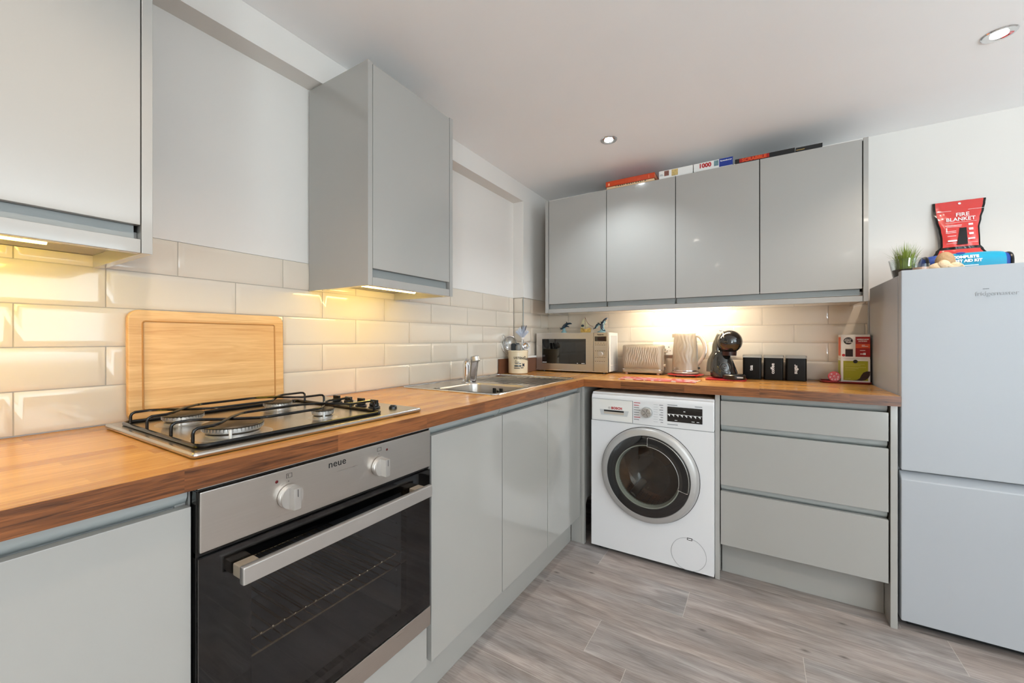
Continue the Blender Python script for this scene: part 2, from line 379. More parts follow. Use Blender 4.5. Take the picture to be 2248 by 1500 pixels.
def text(name, body, size, ms, parent, M4, off=0.0, ext=.0004, align='CENTER', sx=1.0, space=1.0):
    cu = bpy.data.curves.new('t', 'FONT'); cu.body = body; cu.size = size; cu.extrude = ext; cu.offset = off
    cu.align_x = align; cu.align_y = 'CENTER'; cu.space_character = space; cu.resolution_u = 3
    t = bpy.data.objects.new('t', cu); COL.objects.link(t)
    dg = bpy.context.evaluated_depsgraph_get(); me = bpy.data.meshes.new_from_object(t.evaluated_get(dg))
    bpy.data.objects.remove(t); bpy.data.curves.remove(cu)
    me.transform(M4 @ Matrix.Diagonal((sx, 1, 1, 1))); me.materials.clear(); me.materials.append(K[ms])
    o = bpy.data.objects.new(name, me); COL.objects.link(o); r = root_of(parent)
    if r.name in WORLD: me.transform(Matrix.Translation(-WORLD[r.name]))
    o.parent = parent; return o
FY = Matrix.Rotation(PI/2, 4, 'X')               # letters on a face looking to -y
def at(x, y, z, R=FY): return Matrix.Translation((x, y, z)) @ R

# ================================================================== ROOM
XL, YB, XP = -1.42, 2.70, -1.341
m = M(); m.box(XL-.3, RX+.2, RY-.2, YB+.2, -.06, -.0004)
struct('floor', m, 'seam', flat=True); fl = bpy.data.objects['floor']
m = M(); g = .0008; cols = []
rows = [2.14-.19*i for i in range(-3, 27)]
js = {1: -.266, 2: .132, 3: -.542}
for i, y1 in enumerate(rows):
    y0 = y1-.19; k = i-3
    x = {0: .60, 1: -.266, 2: .132, 3: -.542, 4: .9, 5: .3}.get(k+0 if k >= 0 else 9, random.uniform(-1, 1))
    x -= 1.29*3; 
    while x < RX+.1:
        a, b_ = max(x, XL-.25), min(x+1.29, RX+.15)
        if b_ > a+.02:
            n0 = len(m.bm.faces); m.box(a+g, b_-g, y0+g, y1-g, -.0003, 0)
            cols += [random.random()]*(len(m.bm.faces)-n0)
        x += 1.29
o = struct('floor_planks', m, 'floor', fl, flat=True)
ca = o.data.color_attributes.new('plank', 'FLOAT_COLOR', 'CORNER')
for p_, cv in zip(o.data.polygons, cols):
    for li in p_.loop_indices: ca.data[li].color = (cv, (cv*7.3) % 1, (cv*3.1) % 1, 1)

m = M(); m.box(XL-.3, RX+.2, RY-.2, YB+.2, CH, CH+.1); ceiling = struct('ceiling', m, 'ceil', flat=True)
# left wall with the beam along its head and the boxed pillar in the corner
m = M(); m.box(XL-.2, XL-.004, RY, YB, 0, CH); m.box(XL-.004, XL, RY, 2.33, 1.4085, 2.05)

wl = struct('wall_left', m, 'wall', flat=True)
m = M(); m.box(XL-.004, XP, RY, 2.33, 2.05, CH-.0005); struct('wall_left_beam', m, 'wall', flat=True)
m = M(); m.box(XL-.004, XP, 2.33, YB, 1.4085, CH-.0005); m.box(XL-.004, XP-.0085, 2.3385, YB, 0, 1.4085); struct('wall_left_pillar', m, 'wall', flat=True)
m = M(); m.box(XL-.2, .4735, YB+.0085, YB+.2, 0, 1.4085); m.box(XL-.2, .4735, YB, YB+.2, 1.4085, CH); m.box(.4735, RX+.2, YB, YB+.2, 0, CH)
wb = struct('wall_back', m, 'wall', flat=True)
m = M()
wy0, wy1, wz0, wz1 = -1.0, 1.3, .9, 2.0
m.box(RX, RX+.2, RY-.2, wy0, 0, CH); m.box(RX, RX+.2, wy1, YB+.2, 0, CH); m.box(RX, RX+.2, wy0, wy1, 0, wz0); m.box(RX, RX+.2, wy0, wy1, wz1, CH)
struct('wall_right', m, 'wall', flat=True)
m = M(); dx0, dx1, dz1 = 1.52, 2.5, 2.06
m.box(XL-.2, dx0, RY-.2, RY, 0, CH); m.box(dx1, RX+.2, RY-.2, RY, 0, CH); m.box(dx0, dx1, RY-.2, RY, dz1, CH)
struct('wall_front', m, 'wall', flat=True)
m = M()
for a, b_ in ((wy0, wy0+.05), (wy1-.05, wy1), (.13, .17)): m.box(RX+.05, RX+.11, a, b_, wz0, wz1, .004)
m.box(RX+.05, RX+.11, wy0, wy1, wz0, wz0+.05, .004); m.box(RX+.05, RX+.11, wy0, wy1, wz1-.05, wz1, .004)
win = struct('window_1', m, 'wplas'); win['kind'] = 'structure'
m = M(); m.box(RX+.075, RX+.081, wy0+.05, wy1-.05, wz0+.05, wz1-.05); struct('pane', m, 'clear', win)
m = M()
for a, b_ in ((dx0, dx0+.07), (dx1-.07, dx1), (1.98, 2.04)): m.box(a, b_, RY-.11, RY-.05, 0, dz1, .004)
m.box(dx0, dx1, RY-.11, RY-.05, 0, .08, .004); m.box(dx0, dx1, RY-.11, RY-.05, dz1-.07, dz1, .004)
gd = struct('added_rear_door', m, 'wplas'); m = M(); m.box(dx0+.07, dx1-.07, RY-.081, RY-.075, .08, dz1-.07); struct('pane', m, 'clear', gd)  # unseen glazed rear door, added to let light in from behind
m = M(); m.box(RX-.015, RX, RY, YB, 0, .1, .004); struct('baseboard_right', m, 'wplas')
m = M(); m.box(1.04, RX-.015, YB-.015, YB, 0, .1, .004); struct('baseboard_back', m, 'wplas')

# ---- metro tiles: every tile a bevelled slab; face plane local: u along, v up, w out
def tiles(m, fn, u0, u1, first, rowz, pitch=.2985, gap=.0024, depth=.0098):
    for ri, (z0, z1) in enumerate(rowz):
        st = first if ri % 2 == 0 else first+pitch/2
        k = math.floor((u0-st)/pitch)
        while st+k*pitch < u1:
            a, b_ = max(st+k*pitch, u0)+gap/2, min(st+(k+1)*pitch, u1)-gap/2; k += 1
            if b_-a < .006: continue
            c, d = z0+gap/2, z1-gap/2; bv = min(.0145, (b_-a)*.4)
            la = .0 if a-gap/2 <= u0+1e-4 and st+(k-1)*pitch < u0-.004 else bv
            ra = .0 if b_+gap/2 >= u1-1e-4 and st+k*pitch > u1+.004 else bv
            tu, tv = random.uniform(-.0004, .0004), random.uniform(-.0003, .0003)
            def w(u, v, base): return base+(0 if base <= depth*.5 else tu*(u-(a+b_)/2)/.15+tv*(v-(c+d)/2)/.05)
            q = [(a, c), (b_, c), (b_, d), (a, d)]; qi = [(a+la, c+bv), (b_-ra, c+bv), (b_-ra, d-bv), (a+la, d-bv)]
            B = [m.bm.verts.new(fn(u, v, 0)) for u, v in q]; O = [m.bm.verts.new(fn(u, v, depth*.45)) for u, v in q]
            I = [m.bm.verts.new(fn(u, v, w(u, v, depth))) for u, v in qi]
            for P, Q in ((B, O), (O, I)):
                for i in range(4):
                    j = (i+1) % 4; m.bm.faces.new([P[i], P[j], Q[j], Q[i]])
            m.bm.faces.new(I)
RZ = [(.9115+.0993*i, .9115+.0993*(i+1)) for i in range(5)]
m = M(); tiles(m, lambda u, v, w: (XL-.0035+w, u, v), RY+.05, 2.3235, .1848, RZ)
tiles(m, lambda u, v, w: (u, 2.3385-w, v), XL+.006, XP-.0065, XL-.21, RZ)
tiles(m, lambda u, v, w: (XP-.0085+w, u, v), 2.3335, YB+.003, 2.30-.16, RZ)
bmesh.ops.recalc_face_normals(m.bm, faces=m.bm.faces[:]); struct('tile_cladding', m, 'tile', wl)
m = M(); m.box(XL-.004, XL-.0012, RY, 2.336, .9115, 1.408); m.box(XL, XP-.006, 2.3355, 2.3385, .9115, 1.408); m.box(XP-.0085, XP-.006, 2.336, YB+.004, .9115, 1.408)
struct('grout', m, 'grout', wl, flat=True)
m = M(); tiles(m, lambda u, v, w: (u, YB+.0045-w, v), XP+.001, .4705, .013+.149-.298*6, RZ, .298)
bmesh.ops.recalc_face_normals(m.bm, faces=m.bm.faces[:]); struct('tile_cladding', m, 'tile', wb)
m = M(); m.box(XP-.006, .4715, YB+.001, YB+.0085, .9115, 1.408); struct('grout', m, 'grout', wb, flat=True)
m = M(); m.box(.4705, .4735, YB-.007, YB+.002, .9115, 1.4085); struct('trim_1', m, 'wplas')
m = M(); m.box(XP-.003, XP+.001, 2.3285, 2.334, .9115, 1.4085); struct('trim_2', m, 'chan')

# ================================================================== CABINETS (front looks to local -y)
def wall_cab(label, loc, rz, Wd, doors, pl=0, pr_=0, D=.327, H=.732, rail=True, group=None):
    t = thing('wall_cabinet', label, 'cabinet', loc, rz, group)
    m = M(); b = .0012; x0 = pl or .001; x1 = Wd-(pr_ or .001)
    if not pl: m.box(.0005, .016, .026, D, .03, H, b)
    if not pr_: m.box(Wd-.016, Wd-.0005, .026, D, .03, H, b)
    m.box(x0, x1, .026, D, .03, .046, b); m.box(x0, x1, .026, D, H-.016, H, b); m.box(x0, x1, D-.008, D, .03, H)
    m.m(1).box(x0, x1, .0225, .0255, .068, H-.001)  # dark sheet behind the doors, colours the gaps as if in shade
    part('carcass', m, ['carc', 'dark'], t)
    if pl: m = M(); m.box(0, pl, 0, D, 0, H+.004, b); part('end_panel', m, 'gloss', t)
    if pr_: m = M(); m.box(Wd-pr_, Wd, 0, D, 0, H+.004, b); part('end_panel', m, 'gloss', t)
    for a, c in doors:
        m = M(); m.box(a+.0018, c-.0018, 0, .019, .0575, H-.001, .0014); part('door', m, 'gloss', t)
    a0, a1 = doors[0][0]+.003, doors[-1][1]-.003
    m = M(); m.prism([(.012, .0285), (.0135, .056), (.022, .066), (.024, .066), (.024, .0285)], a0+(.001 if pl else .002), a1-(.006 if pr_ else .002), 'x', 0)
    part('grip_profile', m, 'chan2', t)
    if rail:
        m = M(); m.box(a0-.002, a1+.002, .0005, .021, 0, .0285, .0015); part('bottom_rail', m, 'gloss', t)
    return t
wall_cab('tall grey wall cabinet at the left edge of the photo, above the bare worktop', (-1.085, -.50, 1.306), PI/2, .827, [(.02, .41), (.41, .809)], .018, .018)
wall_cab('single grey wall cabinet hung alone above the gap between hob and sink', (-1.085, .873, 1.306), PI/2, .425, [(.018, .406)], .018, .018)
GB = 'wall cabinets in the run above the washing machine'
wall_cab('narrow grey wall cabinet in the corner above the microwave, nothing on its top', (-1.198, 2.37, 1.3), 0, .412, [(.024, .412)], .022, 0, rail=False, group=GB, D=.322)
wall_cab('narrow grey wall cabinet with the orange book on its top', (-.786, 2.37, 1.3), 0, .391, [(0, .391)], 0, 0, rail=False, group=GB, D=.322)
wall_cab('double-door grey wall cabinet next to the fridge, board games on its top', (-.395, 2.37, 1.3), 0, .811, [(0, .396), (.396, .791)], 0, .018, rail=False, group=GB, D=.322)
m = M(); m.box(-1.1745, .3965, 2.3705, 2.391, 1.2995, 1.3255, .0015)
single('light_rail', m, 'gloss', 'long grey pelmet rail under the run of wall cabinets above the microwave', 'rail', loc=(-1.1745, 2.3705, 1.2995))

def base_cab(label, loc, rz, Wd, D=.55, group=None, door=(.0, None)):
    t = thing('base_cabinet', label, 'cabinet', loc, rz, group)
    H = .87; m = M(); m.box(.001, .017, .026, D, .152, H-.001, .001); m.box(Wd-.017, Wd-.001, .026, D, .152, H-.001, .001)
    m.box(.017, Wd-.017, .026, D, .152, .168); m.m(1).box(.0005, Wd-.0005, .0225, .0255, .156, .812)  # dark sheet behind the door: gap shade put in as colour
    part('carcass', m, ['carc', 'dark'], t)
    m = M(); m.box(.0023, Wd-.0023, 0, .019, .156, .8375, .0012); part('door', m, 'gloss', t)
    m = M(); m.prism([(.013, .8695), (.0145, .852), (.021, .842), (.031, .835), (.034, .815), (.036, .815), (.036, .8695)], .003, Wd-.003, 'x', 0)
    part('grip_profile', m, 'chan', t)
    return t
GL = 'base cabinets under the left worktop'
base_cab('grey base cabinet left of the oven', (-.842, -.29, 0), PI/2, .598, group=GL)
base_cab('grey base cabinet immediately right of the oven', (-.842, .906, 0), PI/2, .396, group=GL)
base_cab('grey base cabinet in the middle of the three right of the oven', (-.842, 1.302, 0), PI/2, .389, group=GL)
base_cab('grey base cabinet in the inner corner beside the washing machine', (-.842, 1.691, 0), PI/2, .40, group=GL)
# oven housing: sides, filler under the oven
t = thing('oven_housing', 'grey cabinet housing around the built-in oven, with a plain panel below it', 'cabinet', (-.842, .308, 0), PI/2)
m = M(); m.box(.0005, .0035, .02, .55, .152, .869); m.box(.5825, .5975, .02, .55, .152, .869, .001); m.box(.0035, .5825, .02, .55, .152, .168)
m.box(.0035, .5825, .54, .55, .168, .869); m.box(.0035, .5825, -.0105, .05, .8665, .8697); part('carcass', m, 'carc', t)
m = M(); m.box(.004, .581, .0, .019, .156, .285, .0018); part('filler_panel', m, 'gloss', t)
m = M(); m.box(-.55, 0, 0, .02, 0, .0)
m = M(); m.box(-.92, -.902, -.5, 2.099, .0005, .1505, .001)
single('plinth', m, 'gloss', 'long pale grey plinth board under the left run of cabinets', 'plinth', loc=(-.91, -.5, 0), group='plinths')
t = thing('corner_post', 'grey corner panel between the left cabinets and the washing machine, notched for a pipe', 'panel', (-.84, 2.1, 0), world=True)
m = M(); m.prism([(2.1015, .0005), (2.128, .0005), (2.128, .215), (2.15, .24), (2.67, .24), (2.67, .869), (2.1015, .869)], -.840, -.823, 'x', .001, 1)
part('side_panel', m, 'gloss', t)
m = M(); m.box(-.90, -.8405, 2.1015, 2.119, .0005, .869, .001); part('return_panel', m, 'gloss', t)
m = M(); m.tube([(-.80, 2.36, .0), (-.80, 2.36, .17), (-.80, 2.40, .22), (-.80, 2.62, .24)], .02, 12); single('waste_pipe', m, 'pipe', 'pale waste pipe in the dark gap left of the washing machine', 'pipe', loc=(-.8, 2.36, 0))

# drawer unit
t = thing('drawer_unit', 'grey base unit with three wide drawers between washing machine and fridge', 'cabinet', (-.157, 2.125, 0))
Wd = .592; m = M(); m.box(.001, .017, .04, .55, .152, .869, .001); m.box(Wd-.017, Wd-.001, .04, .55, .152, .869, .001); m.box(.017, Wd-.017, .04, .55, .152, .168)
m.m(1).box(.0005, Wd-.0005, .037, .0395, .156, .868); part('carcass', m, ['carc', 'dark'], t)  # dark sheet behind the drawers, gap shade as colour
for z0, z1 in ((.727, .8405), (.4475, .6985), (.1675, .418)):
    m = M(); m.box(.0018, Wd-.0018, 0, .019, z0, z1, .0018); part('drawer', m, 'gloss', t)
for z in (.8405, .6985, .418):
    h = .029; m = M(); m.prism([(.013, z+h), (.0145, z+.014), (.021, z+.005), (.031, z-.003), (.034, z-.02), (.036, z-.02), (.036, z+h)], .003, Wd-.003, 'x', 0)
    part('grip_profile', m, 'chan', t)
m = M(); m.box(-.1555, .4365, 2.213, 2.231, .0005, .1505, .001); single('plinth', m, 'gloss', 'short grey plinth board under the drawer unit', 'plinth', loc=(.14, 2.213, 0), group='plinths')
GP = 'end panels of the drawer unit'
m = M(); m.box(-.1785, -.1585, 2.121, 2.67, .0005, .869, .001); single('end_panel', m, 'gloss', 'narrow grey end panel between washing machine and drawers', 'panel', loc=(-.168, 2.12, 0), group=GP)
m = M(); m.prism([(2.121, .0005), (2.67, .0005), (2.67, .869), (2.121, .869)], .4375, .4585, 'x', .001, 1)
single('end_panel', m, 'gloss', 'narrow grey end panel between drawers and fridge', 'panel', loc=(.448, 2.12, 0), group=GP)

# ================================================================== WORKTOPS
m = M(); Z0, Z1 = .87, .91; xa, xb = -1.4185, -.825; hx0, hx1, hy0, hy1 = -1.375, -.882, 1.312, 2.083
m.box(xa, xb, -.52, hy0, Z0, Z1); m.box(xa, xb, hy1, 2.6985, Z0, Z1); m.box(xa, hx0, hy0, hy1, Z0, Z1); m.box(hx1, xb, hy0, hy1, Z0, Z1)
bmesh.ops.remove_doubles(m.bm, verts=m.bm.verts[:], dist=1e-5)
o = single('worktop', m, 'wtL', 'long oak-block worktop along the left wall with hob and sink in it', 'worktop', group='worktops', flat=True)
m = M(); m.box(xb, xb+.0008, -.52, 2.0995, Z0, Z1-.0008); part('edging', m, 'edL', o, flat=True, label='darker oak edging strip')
m = M(); m.box(-.8248, .463, 2.1, 2.6985, Z0, Z1)
o = single('worktop', m, 'wtB', 'oak-block worktop above the washing machine and drawers, carrying toaster and kettle', 'worktop', group='worktops', flat=True)
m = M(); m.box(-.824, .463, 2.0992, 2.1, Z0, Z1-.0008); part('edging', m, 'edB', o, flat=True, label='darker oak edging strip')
t = thing('pipe_boxing', 'low brown wooden boxing with a white top edge in the corner behind the utensil crock', 'boxing', (-1.38, 2.15, .911), world=True)
m = M(); m.box(-1.4105, -1.399, 2.13, 2.322, .911, 1.004, .001); m.box(-1.3335, -1.321, 2.315, 2.69, .911, 1.004, .001); part('front_board', m, 'walnut', t)
m = M(); m.box(-1.3335, -1.320, 2.335, 2.69, 1.0045, 1.018, .002); part('top_strip', m, 'wplas', t)

# ================================================================== STRIP LIGHTS
def strip(label, loc, rz, Ln, tube, power=None):
    t = thing('strip_light', label, 'light', loc, rz, 'strip lights under the wall cabinets')
    m = M(); m.prism([(-.03, 0), (.042, 0), (.042, -.003), (.018, -.005), (.016, -.018), (-.03, -.020)], 0, Ln, 'x', .0008, 1); part('housing', m, 'housing', t)
    m = M(); m.box(Ln, Ln+.035, -.026, .0, -.014, 0, .002); part('switch_box', m, 'lgrey', t)
    m = M(); m.cyl((.012, .031, -.0135), .0075, Ln-.03, 'x', 14); part('tube', m, tube, t)
    return t
# left-hand one: local x along world +y
strip('glowing yellow strip light under the wall cabinet at the left edge', (-1.165, -.34, 1.3355), PI/2, .555, 'tubeY')
strip('warm strip light under the single wall cabinet near the sink', (-1.165, .918, 1.3355), PI/2, .29, 'tubeW')
strip('warm white strip light under the run of cabinets above the toaster', (-.635, 2.45, 1.3295), 0, .52, 'tubeB')

# ================================================================== DOWNLIGHTS
def downlight(x, y, cool, label, en):
    t = thing('downlight', label, 'light', (x, y, CH-.0005), 0, 'ceiling downlights')
    m = M(); m.lathe([(.020, 0), (.0215, -.0015), (.030, -.0022), (.033, -.004), (.040, -.004), (.043, -.001), (.043, 0)], 40); part('bezel', m, 'chrome', t)
    m = M(); m.lathe([(0, -.0030), (.0215, -.0030), (.0215, -.0008), (0, -.0008)], 32); part('lens', m, 'lampC' if cool else 'lampW', t)
    l = bpy.data.lights.new('downlight_beam', 'SPOT'); l.energy = en; l.spot_size = math.radians(125); l.spot_blend = .75; l.shadow_soft_size = .014
    l.color = (.86, .95, 1.0) if cool else (1.0, .82, .64)
    o = bpy.data.objects.new('downlight_beam', l); COL.objects.link(o); o.parent = t; o.location = (0, 0, -.03)
downlight(-.663, 2.035, True, 'small chrome downlight with a cool white glow above the washing machine', 14)
downlight(.69, 2.02, False, 'chrome downlight with a warm glow at the upper right, above the fridge', 13)
for x, y, w in ((-.56, .18, 'over the space beside the oven'), (.78, .19, 'on the fridge side, over the middle of the room'), (-.5, -1.5, 'at the back of the room on the oven side'), (.9, -1.45, 'at the back of the room on the fridge side')):
    downlight(x, y, False, 'warm chrome downlight '+w, 17)
# ================================================================== OVEN (local x along world +y, front at local y=0)
t = thing('oven', 'stainless steel built-in single oven with a black glass door', 'oven', (-.828, .309, .289), PI/2)
OW = .578
m = M(); m.box(.006, OW-.006, .014, .03, .0, .577, .001)                     # front frame behind door and fascia
m.box(.006, .10, .03, .50, .06, .45); m.box(OW-.10, OW-.006, .03, .50, .06, .45); m.box(.1, OW-.1, .03, .5, .0, .06); m.box(.1, OW-.1, .03, .5, .42, .57)
m.bm.free(); m = M()
m.box(.004, OW-.004, .020, .50, .455, .577, .001); m.box(.004, OW-.004, .03, .50, .0, .055, .001); m.box(.004, .07, .03, .5, .055, .455); m.box(OW-.07, OW-.004, .03, .5, .055, .455)
part('body', m, 'blk', t)
m = M(); m.box(.07, .072, .032, .48, .06, .45); m.box(OW-.072, OW-.07, .032, .48, .06, .45); m.box(.072, OW-.072, .032, .48, .055, .06); m.box(.072, OW-.072, .032, .48, .448, .455); m.box(.072, OW-.072, .475, .48, .06, .448)
for z in (.13, .175, .22, .265, .31, .355):
    for x in (.0745, OW-.0745): m.box(x-.0025, x+.0025, .06, .46, z, z+.005)
part('cavity', m, 'cav', t, flat=True)
def rack(z, knob):
    m = M(); m.tube([(.08, .04, z), (OW-.08, .04, z), (OW-.08, .44, z), (.08, .44, z)], .0026, 8, closed=True)
    for i in range(17):
        x = .10+i*(OW-.2)/16; m.tube([(x, .04, z+.001), (x, .44, z+.001)], .0014, 6)
        if knob: m.sphere((x, .037, z+.003), .0036, 8)
    part('rack', m, 'rack', t)
rack(.238, True); rack(.204, False)
m = M(); m.box(.0035, OW-.001, -.002, .019, .4665, .573, .0022); fas = part('control_panel', m, 'steel', t)
m = M(); m.box(.0, OW, .003, .02, .5735, .5765, .001); m.box(0, .0035, .004, .02, 0, .578); m.box(0, OW, .006, .018, .4585, .4665); part('gasket', m, 'enamel', t)
m = M(); m.plate_hole(.0015, OW-.0015, .0575, .4575, .30, .25, .01, 0, .001); m.bm.free()
wx0, wx1, wz0_, wz1_ = .088, .486, .09, .425
m = M()
for a in ((.0015, wx0, .0575, .4575), (wx1, OW-.0015, .0575, .4575), (wx0, wx1, .0575, wz0_), (wx0, wx1, wz1_, .4575)): m.box(a[0], a[1], .001, .022, a[2], a[3])
door = part('door', m, 'bglass', t, flat=True)
m = M(); m.box(.0015, OW-.0015, -.002, .001, .0575, .4575); part('door_glass', m, 'oven', door, flat=True)
m = M(); m.box(.0015, OW-.0015, -.0035, .02, .0005, .0555, .0015); part('bottom_trim', m, 'steel', t)
m = M(); m.box(.052, .540, -.046, -.031, .3985, .4315, .0035); h = part('handle', m, 'satin', door)
for x in (.062, .50):
    m = M(); m.box(x-.008, x+.028, -.033, -.002, .405, .428, .003); part('handle_bracket', m, 'taupe', h)
for x, txt in ((.158, 1), (.389, 0)):
    m = M(); m.cyl((x, -.002, .5175), .0235, .012, 'y', 40, .002); m.prism(rrect(x-.0225, x+.0225, .5175-.0225, .5175+.0225, .02, 8), -.018, -.013, 'y')
    k = part('knob', m, 'satin', t)
    m = M(); m.prism([(x+.0215*math.cos(a), .5175+.0215*math.sin(a)) for a in [math.acos(.5)*0+b for b in ([-1.25+.25*i for i in range(11)])]] and
                     [(x+.022*math.cos(a), .5175+.022*math.sin(a)) for a in [PI/2-.34+.068*i for i in range(11)]+[-PI/2-.34+.068*i for i in range(11)]], -.036, -.012, 'y', .0015); part('grip', m, 'satin', k)
    m = M(); m.box(x-.0005, x+.0005, -.0365, -.0355, .522, .537); part('pointer_line', m, 'ink', k)
    m = M(); dx = -.024 if txt else .026
    m.lathe([(0, .0016), (.0022, .0012), (.0034, 0)], 16, (x+dx, -.0018, .553), 'y'); part('indicator_light', m, 'ledoff', t)
    m = M(); m.cyl((x+.0, -.002, .5475), .0009, .0004, 'y', 12)
    for a in ((-.006, -.0055, 0, .010), (.0055, .006, 0, .010), (-.006, .006, 0, .0006), (-.006, .006, .0094, .010)): m.box(x+.001+a[0], x+.001+a[1], -.0026, -.0018, .5545+a[2]*.9, .5545+a[3]*.9)
    if txt: m.box(x-.0015, x-.001, -.0026, -.0018, .556, .5615); m.box(x-.003, x+.0005, -.0026, -.0018, .5605, .561)
    part('symbol', m, 'ink', t)
text('lettering', 'neue', .0225, 'ink', t, at(.2705, -.0022, .5560), .0001, space=1.05)

# ================================================================== HOB
HZ = .9105
t = thing('gas_hob', 'stainless steel four-burner gas hob with black wire pan supports', 'hob', (-1.12, .606, HZ), world=True)
hx0_, hx1_, hy0_, hy1_ = -1.362, -.870, .318, .897
m = M(); m.prism(rrect(hx0_, hx1_, hy0_, hy1_, .008), HZ, HZ+.0115, 'z', .0048, 3); part('plate', m, 'hobsteel', t)
zt = HZ+.0115
def wire(pts, r=.0033, seg=8): return pts
m = M(); m.tube([(x, y, zt+.004) for x, y in rrect(-1.318, -.898, .338, .772, .02, 5)], .0040, 8, closed=True); sup = part('pan_support', m, 'enamel', t)
def pan_pair(xa_, xb_):
    top = HZ+.045
    for s_, (A, B) in enumerate(((xa_, xb_), (xb_, xa_))):
        dz = .0035 if s_ else -.001
        P = [(A, .341, zt+.002), (A, .341, top-.010), (A, .343, top-.004), (A, .349, top-.0005), (A, .375, top), (A+(B-A)*.1, .392, top+dz*.4),
             ((A+B)/2, .43, top+dz), (A+(B-A)*.9, .468, top+dz*.4), (B, .486, top+.0005), (B, .545, top+.0005), (B, .602, top+.0005), (A+(B-A)*.9, .618, top+dz*.4), ((A+B)/2, .648, top+dz),
             (A+(B-A)*.1, .680, top+dz*.4), (A, .700, top), (A, .755, top), (A, .764, top-.001), (A, .769, top-.005), (A, .77, top-.012), (A, .77, zt+.002)]
        m = M(); m.tube(P, .0032, 8); part('support_wire', m, 'enamel', sup)
pan_pair(-1.268, -1.165); pan_pair(-1.035, -.932)
def burner(x, y, r, lab):
    m = M(); m.lathe([(r*1.35, 0), (r*1.3, .0012), (r*.9, .002), (r*.9, .0055), (0, .0055)], 40, (x, y, zt-.0003)); b = part('burner', m, 'satin', t, label=lab)
    m = M(); pr = []
    m.cyl((x, y, zt+.009), r*.95, .010, 'z', 48, .001); n = int(r*900)
    for i in range(n):
        a = 2*PI*i/n; m.box(r*.93, r*1.02, -.0016, .0016, .0, .006, 0, M4=Matrix.Translation((x, y, zt+.0135)) @ Matrix.Rotation(a, 4, 'Z'))
    part('burner_ring', m, 'satin', b)
    m = M(); m.cyl((x, y, zt+.0055), r*.82, .0036, 'z', 40); m.cyl((x, y, zt+.0195), r*1.03, .0050, 'z', 48, .0022); part('burner_cap', m, 'cap', b)
    m = M(); m.cyl((x+r*1.08*math.cos(-.5), y+r*1.08*math.sin(-.5), zt), .0028, .018, 'z', 10); part('igniter', m, 'wplas', b)
burner(-.985, .435, .056, 'large front burner'); burner(-1.215, .425, .041, 'medium burner'); burner(-1.215, .655, .037, 'medium burner'); burner(-.985, .648, .027, 'small front burner')
for x in (-1.165, -1.105, -1.045, -.985):
    m = M(); m.cyl((x, .815, zt), .0175, .006, 'z', 28, .002); m.cyl((x, .815, zt+.006), .014, .010, 'z', 28, .002)
    m.box(x-.0145, x+.0145, .811, .819, zt+.012, zt+.026, .002); part('knob', m, 'blk', t)
m = M(); m.lathe([(.012, 0), (.0115, .005), (.007, .0095), (0, .011)], 24, (-.938, .845, zt)); part('ignition_button', m, 'blk', t)

# ================================================================== SINK AND TAP
t = thing('sink', 'stainless steel inset sink with one bowl and a ribbed drainer', 'sink', (-1.13, 1.70, .9105), world=True)
sx0, sx1, sy0, sy1 = -1.392, -.868, 1.295, 2.10; bx0, bx1, by0, by1 = -1.235, -.905, 1.34, 1.645; zs = .9105
m = M()
# deck between rim and bowl / drainer recess
for a in ((sx0+.02, sx1-.02, sy0+.015, by0), (sx0+.02, bx0, by0, by1), (bx1, sx1-.02, by0, by1), (sx0+.02, sx1-.02, by1, 1.70), (sx0+.02, -1.36, 1.70, sy1-.025), (-.90, sx1-.02, 1.70, sy1-.025)): m.box(*a, zs-.004, zs+.0012)
part('deck', m, 'hobsteel', t, flat=True)
m = M(); m.tube([(x, y, zs+.0012) for x, y in rrect(sx0+.006, sx1-.006, sy0+.006, sy1-.006, .025, 6)], .0035, 8, closed=True)
for a in ((sx0+.004, sx0+.022), (sx1-.022, sx1-.004)): m.box(a[0], a[1], sy0+.02, sy1-.02, zs-.001, zs+.0022)
for a in ((sy0+.004, sy0+.02), (sy1-.028, sy1-.004)): m.box(sx0+.02, sx1-.02, a[0], a[1], zs-.001, zs+.0022)
part('rim', m, 'chrome', t)
m = M(); rings = []
for ins, z in ((-.004, zs+.002), (.003, zs), (.008, zs-.01), (.013, zs-.13), (.025, zs-.146), (.06, zs-.15)):
    rings.append([m.bm.verts.new((x, y, z)) for x, y in rrect(bx0+ins, bx1-ins, by0+ins, by1-ins, .045, 7)])
for A, B in zip(rings, rings[1:]):
    for i in range(len(A)): m.bm.faces.new([A[i], A[(i+1) % len(A)], B[(i+1) % len(A)], B[i]])
m.bm.faces.new(rings[-1]); bowl = part('bowl', m, 'steel', t)
m = M()
for i, dx in enumerate((-.024, -.014, -.0, .014, .024)):
    if i != 2: m.box(-1.085+dx-.0022, -1.085+dx+.0022, by1-.0145, by1-.008, zs-.050, zs-.020)
    else: m.cyl((-1.085, by1-.009, zs-.035), .005, .004, 'y', 12)
part('overflow', m, 'dark', bowl); m = M(); m.cyl((-1.07, 1.49, zs-.1498), .04, .003, 'z', 32, .001); part('drain', m, 'chrome', bowl)
m = M(); x0, x1 = -1.36, -.90
def dr(u, v):
    x = x0+(x1-x0)*u; y = 1.70+(sy1-.025-1.70)*v
    e = min(1, u/.05, (1-u)/.05, v/.06, (1-v)/.06)
    r_ = max(0, math.cos(u*2*PI*13))**.6*.004 if .06 < u < .94 and .06 < v < .94 else 0
    return (x, y, zs+.001-.006*max(0, e)+r_*min(1, max(0, (e-.9)*10)))
m.grid(dr, 157, 24); part('drainer', m, 'hobsteel', t)
t = thing('mixer_tap', 'chrome single-lever mixer tap leaning over the sink bowl', 'tap', (-1.27, 1.63, .912), world=True)
